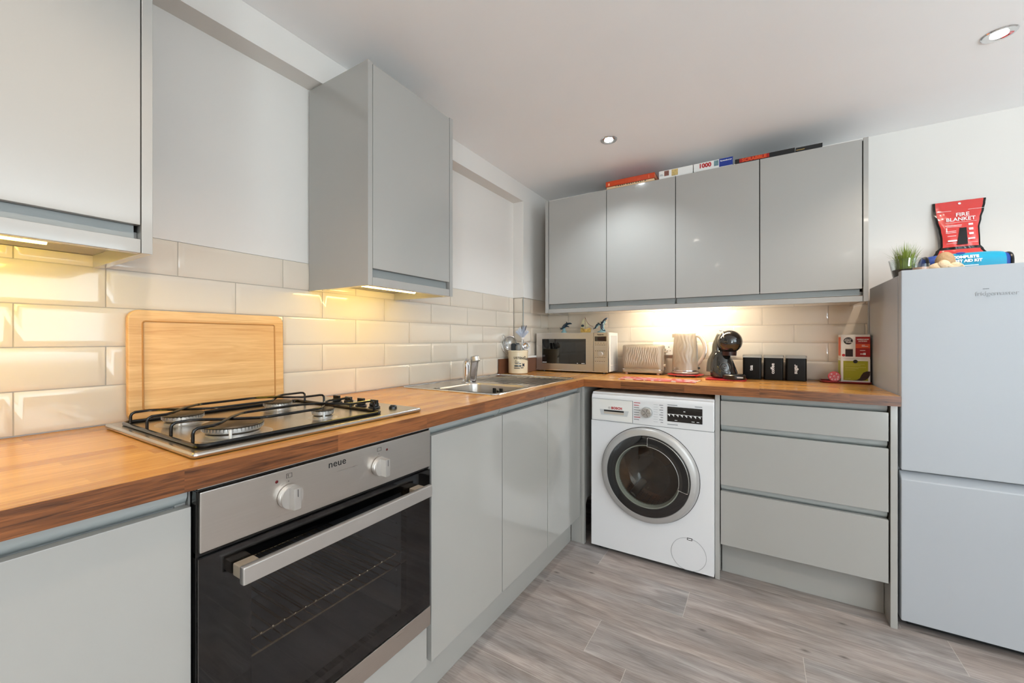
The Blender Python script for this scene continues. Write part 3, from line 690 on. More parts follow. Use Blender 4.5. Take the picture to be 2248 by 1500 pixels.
m = M(); m.lathe([(0, 0), (.027, 0), (.027, .004), (.021, .008), (.0205, .075), (.022, .082), (.020, .094), (.0, .098)], 28, (-1.27, 1.63, .912)); part('body', m, 'chrome', t)
m = M()
P0, P1 = Vector((-1.246, 1.642, .918)), Vector((-1.178, 1.572, 1.038))
d = (P1-P0)
q = d.to_track_quat('Z', 'Y').to_matrix().to_4x4(); m.prism(rrect(-.020, .020, -.015, .015, .010, 5), 0, d.length, 'z', .002, M4=Matrix.Translation(P0) @ q)
part('spout', m, 'chrome', t)
m = M(); m.cyl((0, 0, 0), .020, .028, 'z', 24, .004, M4=Matrix.Translation(P1+Vector((.004, .0, .010))) @ Matrix.Rotation(2.9, 4, 'Y')); part('aerator', m, 'satin', t)
m = M(); m.tube([(-1.268, 1.632, 1.0), (-1.270, 1.628, 1.014), (-1.262, 1.620, 1.026)], [.019, .016, .008], 14); part('lever', m, 'chrome', t)

# ================================================================== CHOPPING BOARD
BA = .022
R4 = Matrix.Translation((-1.379, .568, .9108)) @ Matrix.Rotation(-BA, 4, 'Y')
t = thing('chopping_board', 'large bamboo chopping board propped on the tiles behind the hob', 'chopping board', (-1.385, .568, .9108), rot=(0, -BA, 0))
m = M(); m.prism(rrect(-.2, .2, 0, .296, .024, 8), -.018, 0, 'x', .004, 3); part('board', m, 'bamboo', t)
m = M()
for a, b_ in ((rrect(-.17, .17, .03, .266, .006, 3), 0),):
    n = len(a)
    for i in range(n):
        p, q_ = a[i], a[(i+1) % n]; m.tube([(.0002, p[0], p[1]), (.0002, q_[0], q_[1])], .0022, 6)
part('juice_groove', m, mat('darker_groove', lin(186, 132, 74), .6), t)  # groove drawn as a line darker than the board

# ================================================================== WASHING MACHINE
t = thing('washing_machine', 'white front-loading washing machine under the worktop', 'washing machine', (-.478, 2.09, 0), world=True)
wx0, wx1, wyf, wzt = -.777, -.180, 2.09, .842; cx, cz = -.478, .4465
m = M(); m.plate_hole(wx0, wx1, .022, .694, cx, cz, .205, wyf, wyf+.012)
m.box(wx0, wx0+.004, wyf+.012, 2.62, .022, .69); m.box(wx1-.004, wx1, wyf+.012, 2.62, .022, .69); m.box(wx0, wx1, 2.61, 2.62, .022, .69)
m.box(wx0+.002, wx1-.002, wyf+.03, 2.62, .69, .826, .003); m.box(wx0, wx1, wyf+.02, 2.625, .827, .846, .005, 3); part('body', m, 'white', t)
m = M(); m.prism([(wyf+.002, .6965), (wyf+.002, .812), (wyf+.008, .832), (wyf+.022, .8395), (wyf+.035, .84), (wyf+.035, .6965)], wx0, wx1, 'x', .004, 3); fas = part('fascia', m, 'white', t)
# dispenser
m = M(); m.box(-.7705, -.5555, wyf-.001, wyf+.01, .7005, .811, .001); m.m(1)
dsp = part('dispenser_drawer', m, ['wplas', 'dark'], fas)
m = M(); m.prism([(-.73, .757), (-.575, .757), (-.583, .728), (-.722, .728)], wyf-.0022, wyf-.0008, 'y'); m.m(1).box(-.706, -.600, wyf-.003, wyf-.002, .747, .7555); m.m(2).box(-.706, -.600, wyf-.003, wyf-.002, .735, .7465)
part('drawer_grip', m, ['lgrey', 'dark', 'taupe2'], dsp)
m = M(); m.box(-.556, -.5548, wyf-.002, wyf+.002, .699, .812); m.box(-.772, -.555, wyf-.002, wyf+.002, .8112, .812); m.box(wx0+.001, wx1-.001, wyf+.0015, wyf+.006, .6945, .6962); part('panel_gap', m, 'mgrey', fas)
text('lettering', 'BOSCH', .0165, 'redp', dsp, at(-.638, wyf-.0014, .7665), .0008, space=1.08)
m = M(); m.lathe([(.0055, 0), (.0065, 0), (.0065, .0005), (.0055, .0005)], 24, (-.6765, wyf-.001, .7665), 'y'); m.box(-.6795, -.6785, wyf-.0015, wyf-.001, .7635, .7695); m.box(-.6745, -.6735, wyf-.0015, wyf-.001, .7635, .7695); m.box(-.679, -.674, wyf-.0015, wyf-.001, .766, .767)
part('emblem', m, 'mgrey', dsp)
m = M(); m.cyl((-.483, wyf+.002, .760), .0285, .004, 'y', 40); m.m(1).cyl((-.483, wyf-.002, .760), .0245, .018, 'y', 40, .002)
for i in range(5): m.m(2).box(-.0012, .0012, -.0006, .0002, .003, .021, M4=Matrix.Translation((-.483, wyf-.020, .760)) @ Matrix.Rotation(2*PI*i/5+.3, 4, 'Y'))
part('programme_dial', m, ['lgrey', 'satin', 'chrome'], fas)
m = M()
for i in range(8):
    z = .803-.0122*i; m.m(1 if i in (0, 1, 6) else 0).box(-.549, -.549+(.026 if i % 3 else .032), wyf+.0003, wyf+.0014, z, z+.003)
    m.m(0).box(-.452, -.432, wyf+.0003, wyf+.0014, z-.0005, z+.0002); m.box(-.424+(.006 if i % 2 else 0), -.406, wyf+.0003, wyf+.0014, z-.002, z+.001)
m.box(-.386, -.34, wyf+.0003, wyf+.0014, .806, .809); m.box(-.262, -.23, wyf+.0003, wyf+.0014, .806, .809); m.box(-.386, -.338, wyf+.0003, wyf+.0014, .7105, .7135)
part('printed_labels', m, ['mgrey', 'redp'], fas)
m = M(); m.box(-.386, -.229, wyf-.0005, wyf+.003, .7265, .799, .0008); dp = part('display', m, 'bglass', fas)
m = M(); m.box(-.385, -.23, wyf-.001, wyf-.0003, .7625, .7638)
for i in range(8): m.box(-.383+.0196*i, -.383+.0196*i+.009, wyf-.001, wyf-.0003, .7575, .7615); m.box(-.378+.0196*i, -.374+.0196*i, wyf-.001, wyf-.0003, .7525, .7572)
m.box(-.312, -.304, wyf-.001, wyf-.0003, .778, .781); m.box(-.352, -.34, wyf-.001, wyf-.0003, .7335, .7355); m.box(-.276, -.263, wyf-.001, wyf-.0003, .7335, .7355); m.box(-.254, -.243, wyf-.001, wyf-.0003, .7335, .7355)
part('display_symbols', m, 'wprint', dp)
# porthole door
C_ = (cx, wyf, cz)
m = M(); m.lathe([(.205, -.01), (.239, -.001), (.2405, .003), (.2385, .005)], 96, C_, 'y'); part('door_seal', m, 'enamel', t)
m = M(); m.lathe([(.2385, .004), (.2350, .018), (.230, .026), (.222, .030), (.203, .033), (.2, .027)], 96, C_, 'y'); dr_ = part('door_ring', m, mat('matt_silver', lin(182, 180, 178), .38, .45, var=.01), t)
m = M(); m.lathe([(.2015, .027), (.201, .031), (.185, .0345), (.163, .036), (.1575, .034), (.157, .02)], 96, C_, 'y'); part('door_trim_glass', m, 'bglass', dr_)
m = M(); m.lathe([(.146, .012), (.135, -.03), (.10, -.065), (.05, -.082), (0, -.086)], 72, C_, 'y'); part('inner_bowl', m, 'wglass', dr_)
m = M(); m.lathe([(.157, .034), (.152, .0335), (.1495, .024), (.146, .012), (.144, .004)], 96, C_, 'y'); part('bowl_rim', m, mat('green_tinted_glass', lin(196, 202, 190), .08, coat=1.0), dr_)
m = M(); m.lathe([(.1575, .0355), (.12, .0385), (.06, .0405), (0, .041)], 72, C_, 'y'); part('door_window', m, 'wglass', dr_)
m = M(); a0, a1 = math.radians(-14), math.radians(88); N_ = 26
def hnd(ro, ri, y_):
    return [(cx+ro*math.cos(a0+(a1-a0)*i/N_), cz+ro*math.sin(a0+(a1-a0)*i/N_)) for i in range(N_+1)]+[(cx+ri*math.cos(a1-(a1-a0)*i/N_), cz+ri*math.sin(a1-(a1-a0)*i/N_)) for i in range(N_+1)]
m.prism(hnd(.198, .150, 0), wyf-.044, wyf-.030, 'y', .004, 2); hd = part('door_handle', m, 'gblk', dr_)
m = M(); m.tube([(p[0], wyf-.0445, p[1]) for p in hnd(.196, .152, 0)], .0011, 6, closed=True); part('handle_edge', m, 'satin', hd)
m = M(); m.prism(hnd(.190, .168, 0), wyf-.0452, wyf-.0440, 'y'); part('handle_recess', m, 'blk', hd)
# drum
m = M(); m.lathe([(.205, -.012), (.17, -.05), (.168, -.055), (.225, -.06), (.225, -.36), (.06, -.375), (.05, -.345), (0, -.345)], 60, C_, 'y')
m.lathe([(.225, -.062), (.228, -.062), (.228, -.36), (.0, -.38)], 40, C_, 'y')
dm = part('drum', m, 'drum', t)
for k in range(3):
    m = M(); m.box(-.02, .02, .08, .34, -.222, -.165, .012, M4=Matrix.Translation((cx, wyf, cz)) @ Matrix.Rotation(k*2*PI/3+.6, 4, 'Y')); part('drum_paddle', m, 'satin', dm)
m = M()
for j in range(9):
    for i in range(15):
        a = -2.35+i*.11; yy = .09+j*.028
        m.cyl((0, 0, 0), .0035, .001, 'z', 8, M4=Matrix.Translation((cx+.2235*math.cos(a), wyf+yy, cz+.2235*math.sin(a))) @ Matrix.Rotation(-PI/2-a, 4, 'Y'))
part('drum_holes', m, 'dark', dm)['kind'] = 'stuff'
m = M(); m.lathe([(.0775, 0), (.0785, 0), (.0785, .0007), (.0775, .0007)], 64, (-.290, wyf, .0975), 'y'); fp = part('filter_flap', m, 'mgrey', t)
m = M(); m.box(-.296, -.273, wyf-.001, wyf, .166, .177); m.m(1).box(-.293, -.276, wyf-.0016, wyf-.001, .169, .174); part('flap_catch', m, ['ink', 'wprint'], fp)
for x in (wx0+.04, wx1-.04):
    for y in (wyf+.05, 2.56): m = M(); m.cyl((x, y, .0005), .018, .022, 'z', 16); part('foot', m, 'blk', t)

# ================================================================== FRIDGE
t = thing('fridge_freezer', 'tall white fridge freezer at the right edge', 'fridge', (.745, 2.4, 0), world=True)
fx0, fx1 = .470, 1.02
m = M(); m.box(fx0, fx1, 2.178, 2.655, .035, 1.383, .004); m.box(fx0+.02, fx1-.02, 2.20, 2.6, .0005, .035); part('body', m, 'fridge', t)
m = M(); m.box(fx0+.01, fx1-.01, 2.168, 2.178, .05, 1.38); part('door_seal', m, 'lgrey', t)
m = M(); m.prism([(2.132, .6225), (2.132, 1.397), (2.168, 1.397), (2.168, .6225)], fx0, fx1, 'x', .004, 3); ud = part('door', m, 'fridge', t)
m = M(); m.prism([(2.132, .036), (2.132, .5805), (2.1345, .5865), (2.160, .6115), (2.168, .6125), (2.168, .036)], fx0, fx1, 'x', .004, 3); part('freezer_door', m, 'fridge', t)
text('lettering', 'fridgemaster', .0215, 'lgrey', ud, at(.722, 2.1312, 1.2935), .0, space=.98); bpy.data.objects[ud.children[0].name].data.materials[0] = mat('grey_logo', lin(150, 152, 156), .4)
m = M()
for i in range(4): m.box(.6885+.004*i, .6915+.004*i, 2.1308, 2.132, 1.310, 1.3125)
part('emblem', m, 'mgrey', ud)
m = M(); m.box(fx0+.03, fx1-.01, 2.185, 2.2, .001, .034); part('plinth_grille', m, 'blk', t)
#@@MORE
# ================================================================== MICROWAVE AND THE ORNAMENTS ON IT
t = thing('microwave', 'stainless steel microwave oven in the corner of the worktop', 'microwave', (-1.06, 2.56, .9105), world=True)
a, b, yf, zb, zt_ = -1.318, -.810, 2.472, .921, 1.174
m = M(); m.box(a+.004, b-.002, yf+.022, 2.685, zb, zt_, .003); part('body', m, 'wplas', t)
m = M(); m.box(b-.0025, b+.0005, yf+.06, 2.66, zb+.045, zt_-.02, .002); m.box(b-.0025, b+.0005, yf+.06, 2.66, zb+.006, zb+.04, .002); part('side_panel', m, 'lgrey', t)
wl_, wr_, wb_, wt_ = -1.274, -.957, .967, 1.132; xs = -.905
m = M()
for q in ((a, wl_, zb, zt_-.002), (wr_, xs-.001, zb, zt_-.002), (wl_, wr_, zb, wb_), (wl_, wr_, wt_, zt_-.002)): m.box(q[0], q[1], yf, yf+.02, q[2], q[3])
md = part('door', m, 'steel', t, flat=True)
m = M(); m.box(wl_, wr_, yf+.001, yf+.012, wb_, wt_); part('window', m, 'bglass', md)
m = M(); m.box(a-.0005, b, yf-.0022, yf+.02, zb-.0015, zb+.004, .001); part('bottom_trim', m, 'chrome', t)
m = M(); m.box(wl_+.004, wl_+.035, yf+.0004, yf+.001, wb_+.005, wb_+.008); m.box(wr_-.03, wr_-.008, yf+.0004, yf+.001, wb_+.004, wb_+.007); m.box(wr_-.062, wr_-.054, yf+.0004, yf+.001, wb_+.004, wb_+.007); part('window_print', m, 'wprint', md)
m = M(); m.box(xs+.001, b, yf, yf+.022, zb, zt_-.002, .0015); cp = part('control_panel', m, 'steel', t)
text('lettering', 'Panasonic', .0105, 'ink', cp, at(-.859, yf-.0004, 1.159), .0005)
m = M(); m.box(-.897, -.820, yf-.001, yf, 1.117, 1.148, .0004); ds = part('display', m, 'bglass', cp)
m = M(); m.box(-.877, -.832, yf-.0014, yf-.001, 1.122, 1.142); part('digits_window', m, 'brown', ds)
m = M(); m.cyl((-.858, yf-.0005, 1.037), .0165, .012, 'y', 32, .002); part('dial', m, 'satin', cp)
for z in (1.079, 1.064, .999, .974):
    for x in (-.886, -.859, -.832):
        m = M(); m.box(x-.0115, x+.0115, yf-.0015, yf, z, z+.010, .0005); part('button', m, 'satin', cp)
m = M(); m.box(-.897, -.823, yf-.0015, yf, .932, .962, .0005); part('door_button', m, 'steel', cp)
m = M()
for z, n in ((1.105, 4), (1.093, 6), (1.055, 5), (1.013, 6), (.989, 5)):
    for i in range(n): m.box(-.895+.072*i/n, -.895+.072*i/n+.007, yf-.0006, yf, z, z+.0022)
part('panel_print', m, 'ink', cp)
for x in (a+.04, b-.04):
    for y in (yf+.04, 2.65): m = M(); m.cyl((x, y, .911), .012, .011, 'z', 14); part('foot', m, 'blk', t)

def dolphin_body(m, pts, r0, mi=0):
    n = len(pts); rs = [r0*max(.12, math.sin(PI*(.06+.88*i/(n-1)))**.8)*(1 if i < n*.6 else .8) for i in range(n)]
    m.m(mi).tube(pts, rs, 10)
def curve3(P, n=14):
    out = []
    P = [P[0]]+P+[P[-1]]
    for k in range(1, len(P)-2):
        for i in range(n):
            u = i/n; q = [Vector(P[k+j-1]) for j in range(4)]
            out.append(.5*((2*q[1])+(-q[0]+q[2])*u+(2*q[0]-5*q[1]+4*q[2]-q[3])*u*u+(-q[0]+3*q[1]-3*q[2]+q[3])*u**3))
    out.append(Vector(P[-2])); return out
zt_ = 1.1745
t = thing('dolphin_ornament', 'small dark ornament of two leaping dolphins on the left of the microwave top', 'ornament', (-1.145, 2.56, zt_), world=True, group='ornaments on the microwave')
x, y = -1.150, 2.56
m = M(); m.lathe([(0, 0), (.020, 0), (.018, .008), (.010, .016), (.011, .028), (.004, .036), (0, .037)], 16, (x, y, zt_)); part('wave_base', m, 'seaf', t)
for P, r in (([(x-.022, y, zt_+.030), (x-.012, y, zt_+.034), (x+.004, y, zt_+.050), (x+.024, y, zt_+.060), (x+.048, y, zt_+.063), (x+.058, y, zt_+.060)], .0095),
             ([(x-.014, y-.008, zt_+.024), (x-.006, y-.008, zt_+.032), (x+.010, y-.008, zt_+.041), (x+.028, y-.008, zt_+.044), (x+.043, y-.008, zt_+.040)], .0075)):
    m = M(); dolphin_body(m, curve3(P, 5), r); c = P[len(P)//2]
    m.prism([(c[0]-.006, c[2]+.005), (c[0]+.006, c[2]+.006), (c[0]-.008, c[2]+.018)], c[1]-.0012, c[1]+.0012, 'y', 0)
    s_ = P[0]; m.prism([(s_[0]+.003, s_[2]), (s_[0]-.010, s_[2]+.010), (s_[0]-.005, s_[2]+.001), (s_[0]-.012, s_[2]-.006)], s_[1]-.0015, s_[1]+.0015, 'y')
    part('dolphin', m, 'dolph', t)
t = thing('sailing_boat_ornament', 'small amber shell sailing boat ornament in the middle of the microwave top', 'ornament', (-.995, 2.56, zt_), world=True, group='ornaments on the microwave')
x = -.990
m = M(); m.grid(lambda u, v: (x-.032+.066*u, 2.56+(.006+.013*math.sin(PI*min(1, u*1.1+.05))*v**.5)*math.cos(PI*0)*(-1), zt_+.002+.026*v+.004*math.sin(u*9)), 14, 6)
m.prism([(x-.034, zt_), (x+.030, zt_), (x+.034, zt_+.026), (x+.01, zt_+.022), (x-.02, zt_+.023), (x-.036, zt_+.030)], 2.548, 2.572, 'y', .003); part('hull', m, 'shell', t)
m = M(); m.tube([(x-.006, 2.56, zt_+.022), (x-.006, 2.56, zt_+.104)], .0011, 6); m.tube(curve3([(x-.004, 2.56, zt_+.098), (x+.008, 2.56, zt_+.070), (x+.030, 2.56, zt_+.048), (x+.052, 2.56, zt_+.040)], 5), .0013, 6); part('mast', m, 'wine', t)
for P in ([(x-.008, zt_+.098), (x-.026, zt_+.082), (x-.033, zt_+.060), (x-.008, zt_+.062)], [(x-.008, zt_+.058), (x-.034, zt_+.054), (x-.036, zt_+.030), (x-.008, zt_+.030)], [(x-.002, zt_+.094), (x-.002, zt_+.034), (x+.020, zt_+.040), (x+.006, zt_+.066)]):
    m = M(); m.prism(P, 2.5585, 2.5615, 'y', .001, 1); part('sail', m, 'sail', t)
m = M(); m.sphere((x-.022, 2.556, zt_+.046), (.011, .002, .008), 12); part('sail_emblem', m, 'dolph', t)
t = thing('dolphin_ornament', 'large blue ornament of an upright dolphin with calf, on the right of the microwave', 'ornament', (-.88, 2.56, zt_), world=True, group='ornaments on the microwave')
x = -.878
m = M(); m.lathe([(0, 0), (.030, 0), (.026, .006), (.012, .012), (.007, .024), (.006, .030), (0, .034)], 18, (x-.004, 2.56, zt_)); part('wave_base', m, 'seaf', t)
for P, r in (([(x+.022, 2.56, zt_+.010), (x+.008, 2.56, zt_+.018), (x+.0, 2.56, zt_+.034), (x+.004, 2.56, zt_+.060), (x+.018, 2.56, zt_+.082), (x+.036, 2.56, zt_+.095)], .0125),
             ([(x-.050, 2.552, zt_+.026), (x-.040, 2.552, zt_+.034), (x-.030, 2.552, zt_+.048), (x-.014, 2.552, zt_+.053), (x+.004, 2.552, zt_+.046)], .0085)):
    m = M(); dolphin_body(m, curve3(P, 6), r); c = P[-2]; s_ = P[0]
    m.prism([(s_[0]+.003, s_[2]), (s_[0]-.011, s_[2]+.008), (s_[0]-.004, s_[2]), (s_[0]-.010, s_[2]-.008)], s_[1]-.0015, s_[1]+.0015, 'y')
    k = P[3]; m.prism([(k[0]-.004, k[2]), (k[0]-.018, k[2]+.010), (k[0]-.002, k[2]+.012)], k[1]-.0013, k[1]+.0013, 'y'); m.prism([(k[0]+.006, k[2]), (k[0]+.022, k[2]-.012), (k[0]+.012, k[2]+.004)], k[1]-.006, k[1]-.0045, 'y')
    bd = part('dolphin', m, 'dolph', t)
    m = M(); m.tube([(p[0]+r*.42, p[1]-r*.05, p[2]-r*.30) for p in curve3(P, 5)[5:-6]], r*.62, 8); part('pale_belly', m, 'seaf', bd)

# ================================================================== UTENSIL CROCK
cx_, cy_ = -1.292, 2.19
t = thing('utensil_crock', 'cream stoneware utensil crock with black lettering beside the drainer', 'crock', (cx_, cy_, .9105), world=True)
m = M(); m.lathe([(0, .911), (.058, .911), (.063, .915), (.0635, 1.045), (.066, 1.05), (.066, 1.057), (.062, 1.059), (.057, 1.056), (.057, .922), (0, .920)], 48, (cx_, cy_, 0)); part('pot', m, 'cream', t)
# curved print facing the camera
dirc = math.atan2(-cy_, -cx_)
def on_pot(z, da): a_ = dirc+da; return Matrix.Translation((cx_+.0638*math.cos(a_), cy_+.0638*math.sin(a_), z)) @ Matrix.Rotation(a_+PI/2, 4, 'Z') @ FY
word = 'USTENSILES'
CW = dict(U=.185, S=.135, T=.145, E=.145, N=.20, I=.085, L=.125); da = -.45
for i, ch in enumerate(word):
    da += (CW[ch]+(CW[word[i-1]] if i else 0))/2*1.22; text('lettering', ch, .0195, 'ink', t, on_pot(1.012-.0012*i+.003*math.sin(i*.35), da), .0005)
for z, w_, h_, d0, mm in ((.995, .008, .004, -.25, 'ink'), (.986, .030, .0035, -.12, 'ink'), (.977, .040, .005, 0, 'dolph'), (.962, .046, .010, -.02, 'dolph'), (.948, .036, .006, -.12, 'ink'), (.968, .014, .022, .55, 'dolph'), (.95, .02, .006, .40, 'ink'), (1.02, .010, .006, .75, 'ink')):
    m = M(); n = max(2, int(w_/.004)); 
    for i in range(n):
        da = d0+(i-(n-1)/2)*w_/n/.064; hh = h_*(.45+.55*abs(math.sin(i*1.9+z*300)))
        m.box(-w_/n*.52, w_/n*.52, -hh/2, hh/2, -.0002, .0004, M4=on_pot(z, da))
    part('print', m, mm, t)
GU = 'utensils in the crock'
def tilt(px, py, pz, ax, ang): return Matrix.Translation((px, py, pz)) @ Matrix.Rotation(ang, 4, ax)
# washing-up brush
t = thing('dish_brush', 'white washing-up brush standing bristles up in the crock', 'brush', (-1.262, 2.185, .93), world=True, group=GU)
m = M(); m.tube([(-1.275, 2.19, .925), (-1.262, 2.184, 1.05), (-1.256, 2.182, 1.135)], [.004, .005, .0055], 8); m.cyl((-1.256, 2.182, 1.128), .012, .016, 'z', 16, .003); part('handle', m, 'wplas', t)
m = M(); random.seed(3)
for i in range(110):
    a_ = random.uniform(0, 2*PI); e = random.uniform(.05, .95); ln = .052+.022*(1-e)
    p0 = Vector((-1.256, 2.182, 1.14)); d_ = Vector((math.cos(a_)*e*.8, math.sin(a_)*e*.8, 1-e*.45)); q0 = p0+Vector((math.cos(a_)*.008, math.sin(a_)*.008, .004*random.random()))
    m.tube([q0, q0+d_*ln], [.0013, .0009], 4)
part('bristles', m, 'brushw', t)
m = M()
for i in range(12):
    a_ = 2*PI*i/12+.3; q0 = Vector((-1.25, 2.182, 1.165)); m.tube([q0+Vector((math.cos(a_)*.006, math.sin(a_)*.006, 0)), q0+Vector((math.cos(a_)*.018+.006, math.sin(a_)*.018, .052))], [.0022, .0012], 4)
part('dark_tips', m, mat('dark_bristle', lin(70, 76, 92), .6), t)
t = thing('sieve', 'round clear mesh sieve with grey rim leaning in the crock', 'sieve', (-1.335, 2.17, .93), world=True, group=GU)
SM = Matrix.Translation((-1.338, 2.165, 1.105)) @ Matrix.Rotation(.62, 4, 'Z') @ Matrix.Rotation(PI/2-.12, 4, 'X')
m = M(); m.tube([SM @ Vector((.045*math.cos(i*PI/16), .045*math.sin(i*PI/16), 0)) for i in range(32)], .0022, 8, closed=True); m.tube([SM @ Vector((0, -.045, 0)), (-1.31, 2.19, .93)], .003, 8); part('rim', m, 'satin', t)
m = M(); m.lathe([(.044, 0), (.038, -.013), (.022, -.021), (0, -.024)], 28, (0, 0, 0), M4=SM); part('mesh_bowl', m, glass('wire_mesh', (.55, .57, .60, 1), .30, .3), t)
t = thing('balloon_whisk', 'thin wire balloon whisk leaning out to the left of the crock', 'whisk', (-1.35, 2.16, .93), world=True, group=GU)
m = M(); WM = Matrix.Translation((-1.362, 2.15, 1.07)) @ Matrix.Rotation(.3, 4, 'Z') @ Matrix.Rotation(-.28, 4, 'Y')
for k in range(5):
    a_ = PI*k/5; m.tube([WM @ Vector((math.cos(a_)*.030*math.sin(u), math.sin(a_)*.030*math.sin(u), .060-.062*math.cos(u)-.03)) for u in [i*PI*2/22 for i in range(23)]], .0008, 4)
m_w = part('wires', m, 'steel', t); m = M(); m.tube([WM @ Vector((0, 0, -.03)), (-1.315, 2.185, .93)], .005, 8); part('handle', m, 'steel', t)
def spatula(x, y, h, w, mm, label, nm, cat_, ang=0.0, metal=None):
    t = thing(nm, label, cat_, (x, y, .93), world=True, group=GU)
    m = M(); m.tube([(x*.5+cx_*.5, cy_, .926), (x, y, h-.045)], .0038, 8); part('handle', m, metal or mm, t)
    m = M(); R_ = Matrix.Translation((x, y, h)) @ Matrix.Rotation(dirc+PI/2+ang, 4, 'Z') @ Matrix.Rotation(-.1, 4, 'X')
    m.prism(rrect(-w/2, w/2, -.05, 0, w*.3, 5), -.0025, .0025, 'y', .001, M4=R_); part('head', m, mm, t)
spatula(-1.306, 2.155, 1.104, .030, 'ublk', 'black spatula nearest the sieve in the crock', 'spatula', 'spatula')
spatula(-1.282, 2.165, 1.106, .026, 'ublk', 'black spatula behind the grey spoon in the crock', 'spatula', 'spatula', .3)
t = thing('serving_spoon', 'dull grey serving spoon at the front of the crock', 'spoon', (-1.268, 2.15, .93), world=True, group=GU)
m = M(); m.tube([(-1.285, 2.18, .926), (-1.266, 2.148, 1.06)], .003, 8); part('handle', m, 'satin', t)
m = M(); m.sphere((0, 0, 0), (.017, .005, .024), 18, M4=Matrix.Translation((-1.266, 2.146, 1.075)) @ Matrix.Rotation(dirc+PI/2, 4, 'Z')); part('bowl', m, mat('dull_grey_metal', lin(120, 116, 112), .45, .6), t)
t = thing('ladle', 'small polished steel ladle leaning to the right in the crock', 'ladle', (-1.235, 2.2, .93), world=True, group=GU)
LM = Matrix.Translation((-1.232, 2.185, 1.088)) @ Matrix.Rotation(dirc+PI/2+.2, 4, 'Z') @ Matrix.Rotation(PI/2-.25, 4, 'X')
m = M(); m.lathe([(.023, 0), (.021, -.008), (.013, -.015), (0, -.018), (0, -.0165), (.012, -.0135), (.0195, -.007), (.0215, 0), (.023, 0)], 28, M4=LM); part('bowl', m, 'chrome', t)
m = M(); m.tube([(-1.275, 2.19, .926), (-1.245, 2.19, 1.068)], .0025, 8); part('handle', m, 'chrome', t)

for o in [q for q in COL.objects if q.parent is None and (q.name.startswith('utensil_crock') or q.get('group') == GU)]: o.location += Vector((-.033, .045, 0))

# ================================================================== TOASTER
t = thing('toaster', 'taupe two-slice toaster with a rippled front beside the microwave', 'toaster', (-.625, 2.615, .9105), world=True)
a, b, y0, y1, z0, z1 = -.747, -.504, 2.555, 2.675, .925, 1.094
def front(u, v):
    z = z0+.022+(z1-z0-.03)*v; x = a+.012+(b-a-.024)*u-.006*v*(1-2*u)*-1
    w = abs(math.sin(PI*(u*15+.42*math.sin(z*62+u*9))))
    e = min(1, u/.05, (1-u)/.05, v/.08, (1-v)/.05)
    low = max(0, min(1, (v-.10)/.2))
    return (x, y0+.002-.0024*(w*low)*max(0, e)-.002*e, z)
m = M(); m.prism(rrect(a, b, y0+.002, y1, .022, 6), z0, z1, 'z', .010, 4); part('body', m, 'taupe', t)
m = M(); m.grid(front, 118, 40); bmesh.ops.recalc_face_normals(m.bm, faces=m.bm.faces[:]); part('rippled_front', m, 'taupe', t)
m = M(); m.prism(rrect(a-.001, b+.001, y0-.001, y1+.001, .022, 6), z0+.014, z0+.019, 'z', .001, 1); part('chrome_band', m, 'chrome', t)
m = M(); m.prism(rrect(a-.0015, b+.0015, y0-.002, y1+.0015, .022, 6), z0-.004, z0+.014, 'z', .004, 3); part('base', m, 'taupe', t)
m = M(); m.box(b-.002, b+.007, y0+.02, y1-.02, z0+.012, z1-.022, .004, 3); sp = part('side_panel', m, 'taupe', t)
m = M(); m.box(b+.006, b+.024, 2.59, 2.615, 1.048, 1.058, .003); part('lever', m, 'taupe', sp)
m = M(); m.cyl((b+.006, 2.585, .968), .011, .012, 'x', 24, .002); part('browning_knob', m, 'taupe', sp)
m = M(); m.box(a+.03, b-.03, 2.582, 2.602, z1-.004, z1+.0006); m.box(a+.03, b-.03, 2.628, 2.648, z1-.004, z1+.0006); part('slot', m, 'dark', t)
m = M(); m.box(-.665, -.625, y0-.0075, y0-.004, .951, .9525); m.box(-.668, -.622, y0-.0075, y0-.004, .9485, .9495); part('badge', m, 'chrome', t)
for x in (a+.025, b-.025):
    for y in (y0+.02, y1-.02): m = M(); m.cyl((x, y, .911), .008, .012, 'z', 12); part('foot', m, 'pink', t)

# ================================================================== KETTLE ON ITS TRIVET
def flat_disc(name, label, cat, c, r, z, th, mm, legs=0, group=None):
    t = thing(name, label, cat, (c[0], c[1], .9105), world=True, group=group)
    m = M(); m.lathe([(0, z), (r-.002, z), (r, z+th/2), (r-.002, z+th), (0, z+th)], 48, (c[0], c[1], 0)); part('disc', m, mm, t)
    for i in range(legs):
        m = M(); m.cyl((c[0]+(r-.018)*math.cos(2*PI*i/legs+.9), c[1]+(r-.018)*math.sin(2*PI*i/legs+.9), .9105), .005, z-.9105, 'z', 10); part('foot', m, mm, t)
    return t
flat_disc('trivet', 'round red trivet on small feet under the kettle', 'trivet', (-.374, 2.575), .100, .921, .004, 'red2', 4)
kx, ky = -.376, 2.58
t = thing('kettle', 'taupe rippled jug kettle with a big curved handle', 'kettle', (kx, ky, .926), world=True)
m = M(); m.lathe([(0, 0), (.070, 0), (.076, .004), (.076, .010), (.070, .016), (0, .016)], 48, (kx, ky, .9265)); part('power_base', m, 'taupe', t)
m = M(); m.lathe([(.0735, .0165), (.0745, .018), (.0742, .022), (.073, .0225)], 48, (kx, ky, .9265)); part('chrome_band', m, 'chrome', t)
def kb(u, v):
    th = 2*PI*u; z = .949+.212*v; r = .073-.015*v
    w = abs(math.sin(8.5*th*1.0+.0+.9*math.sin(z*60+th*3)))
    e = max(0, min(1, (v-.16)/.12, (1-v)/.04)); r += .0026*w*e
    return (kx+r*math.cos(th), ky+r*math.sin(th), z)
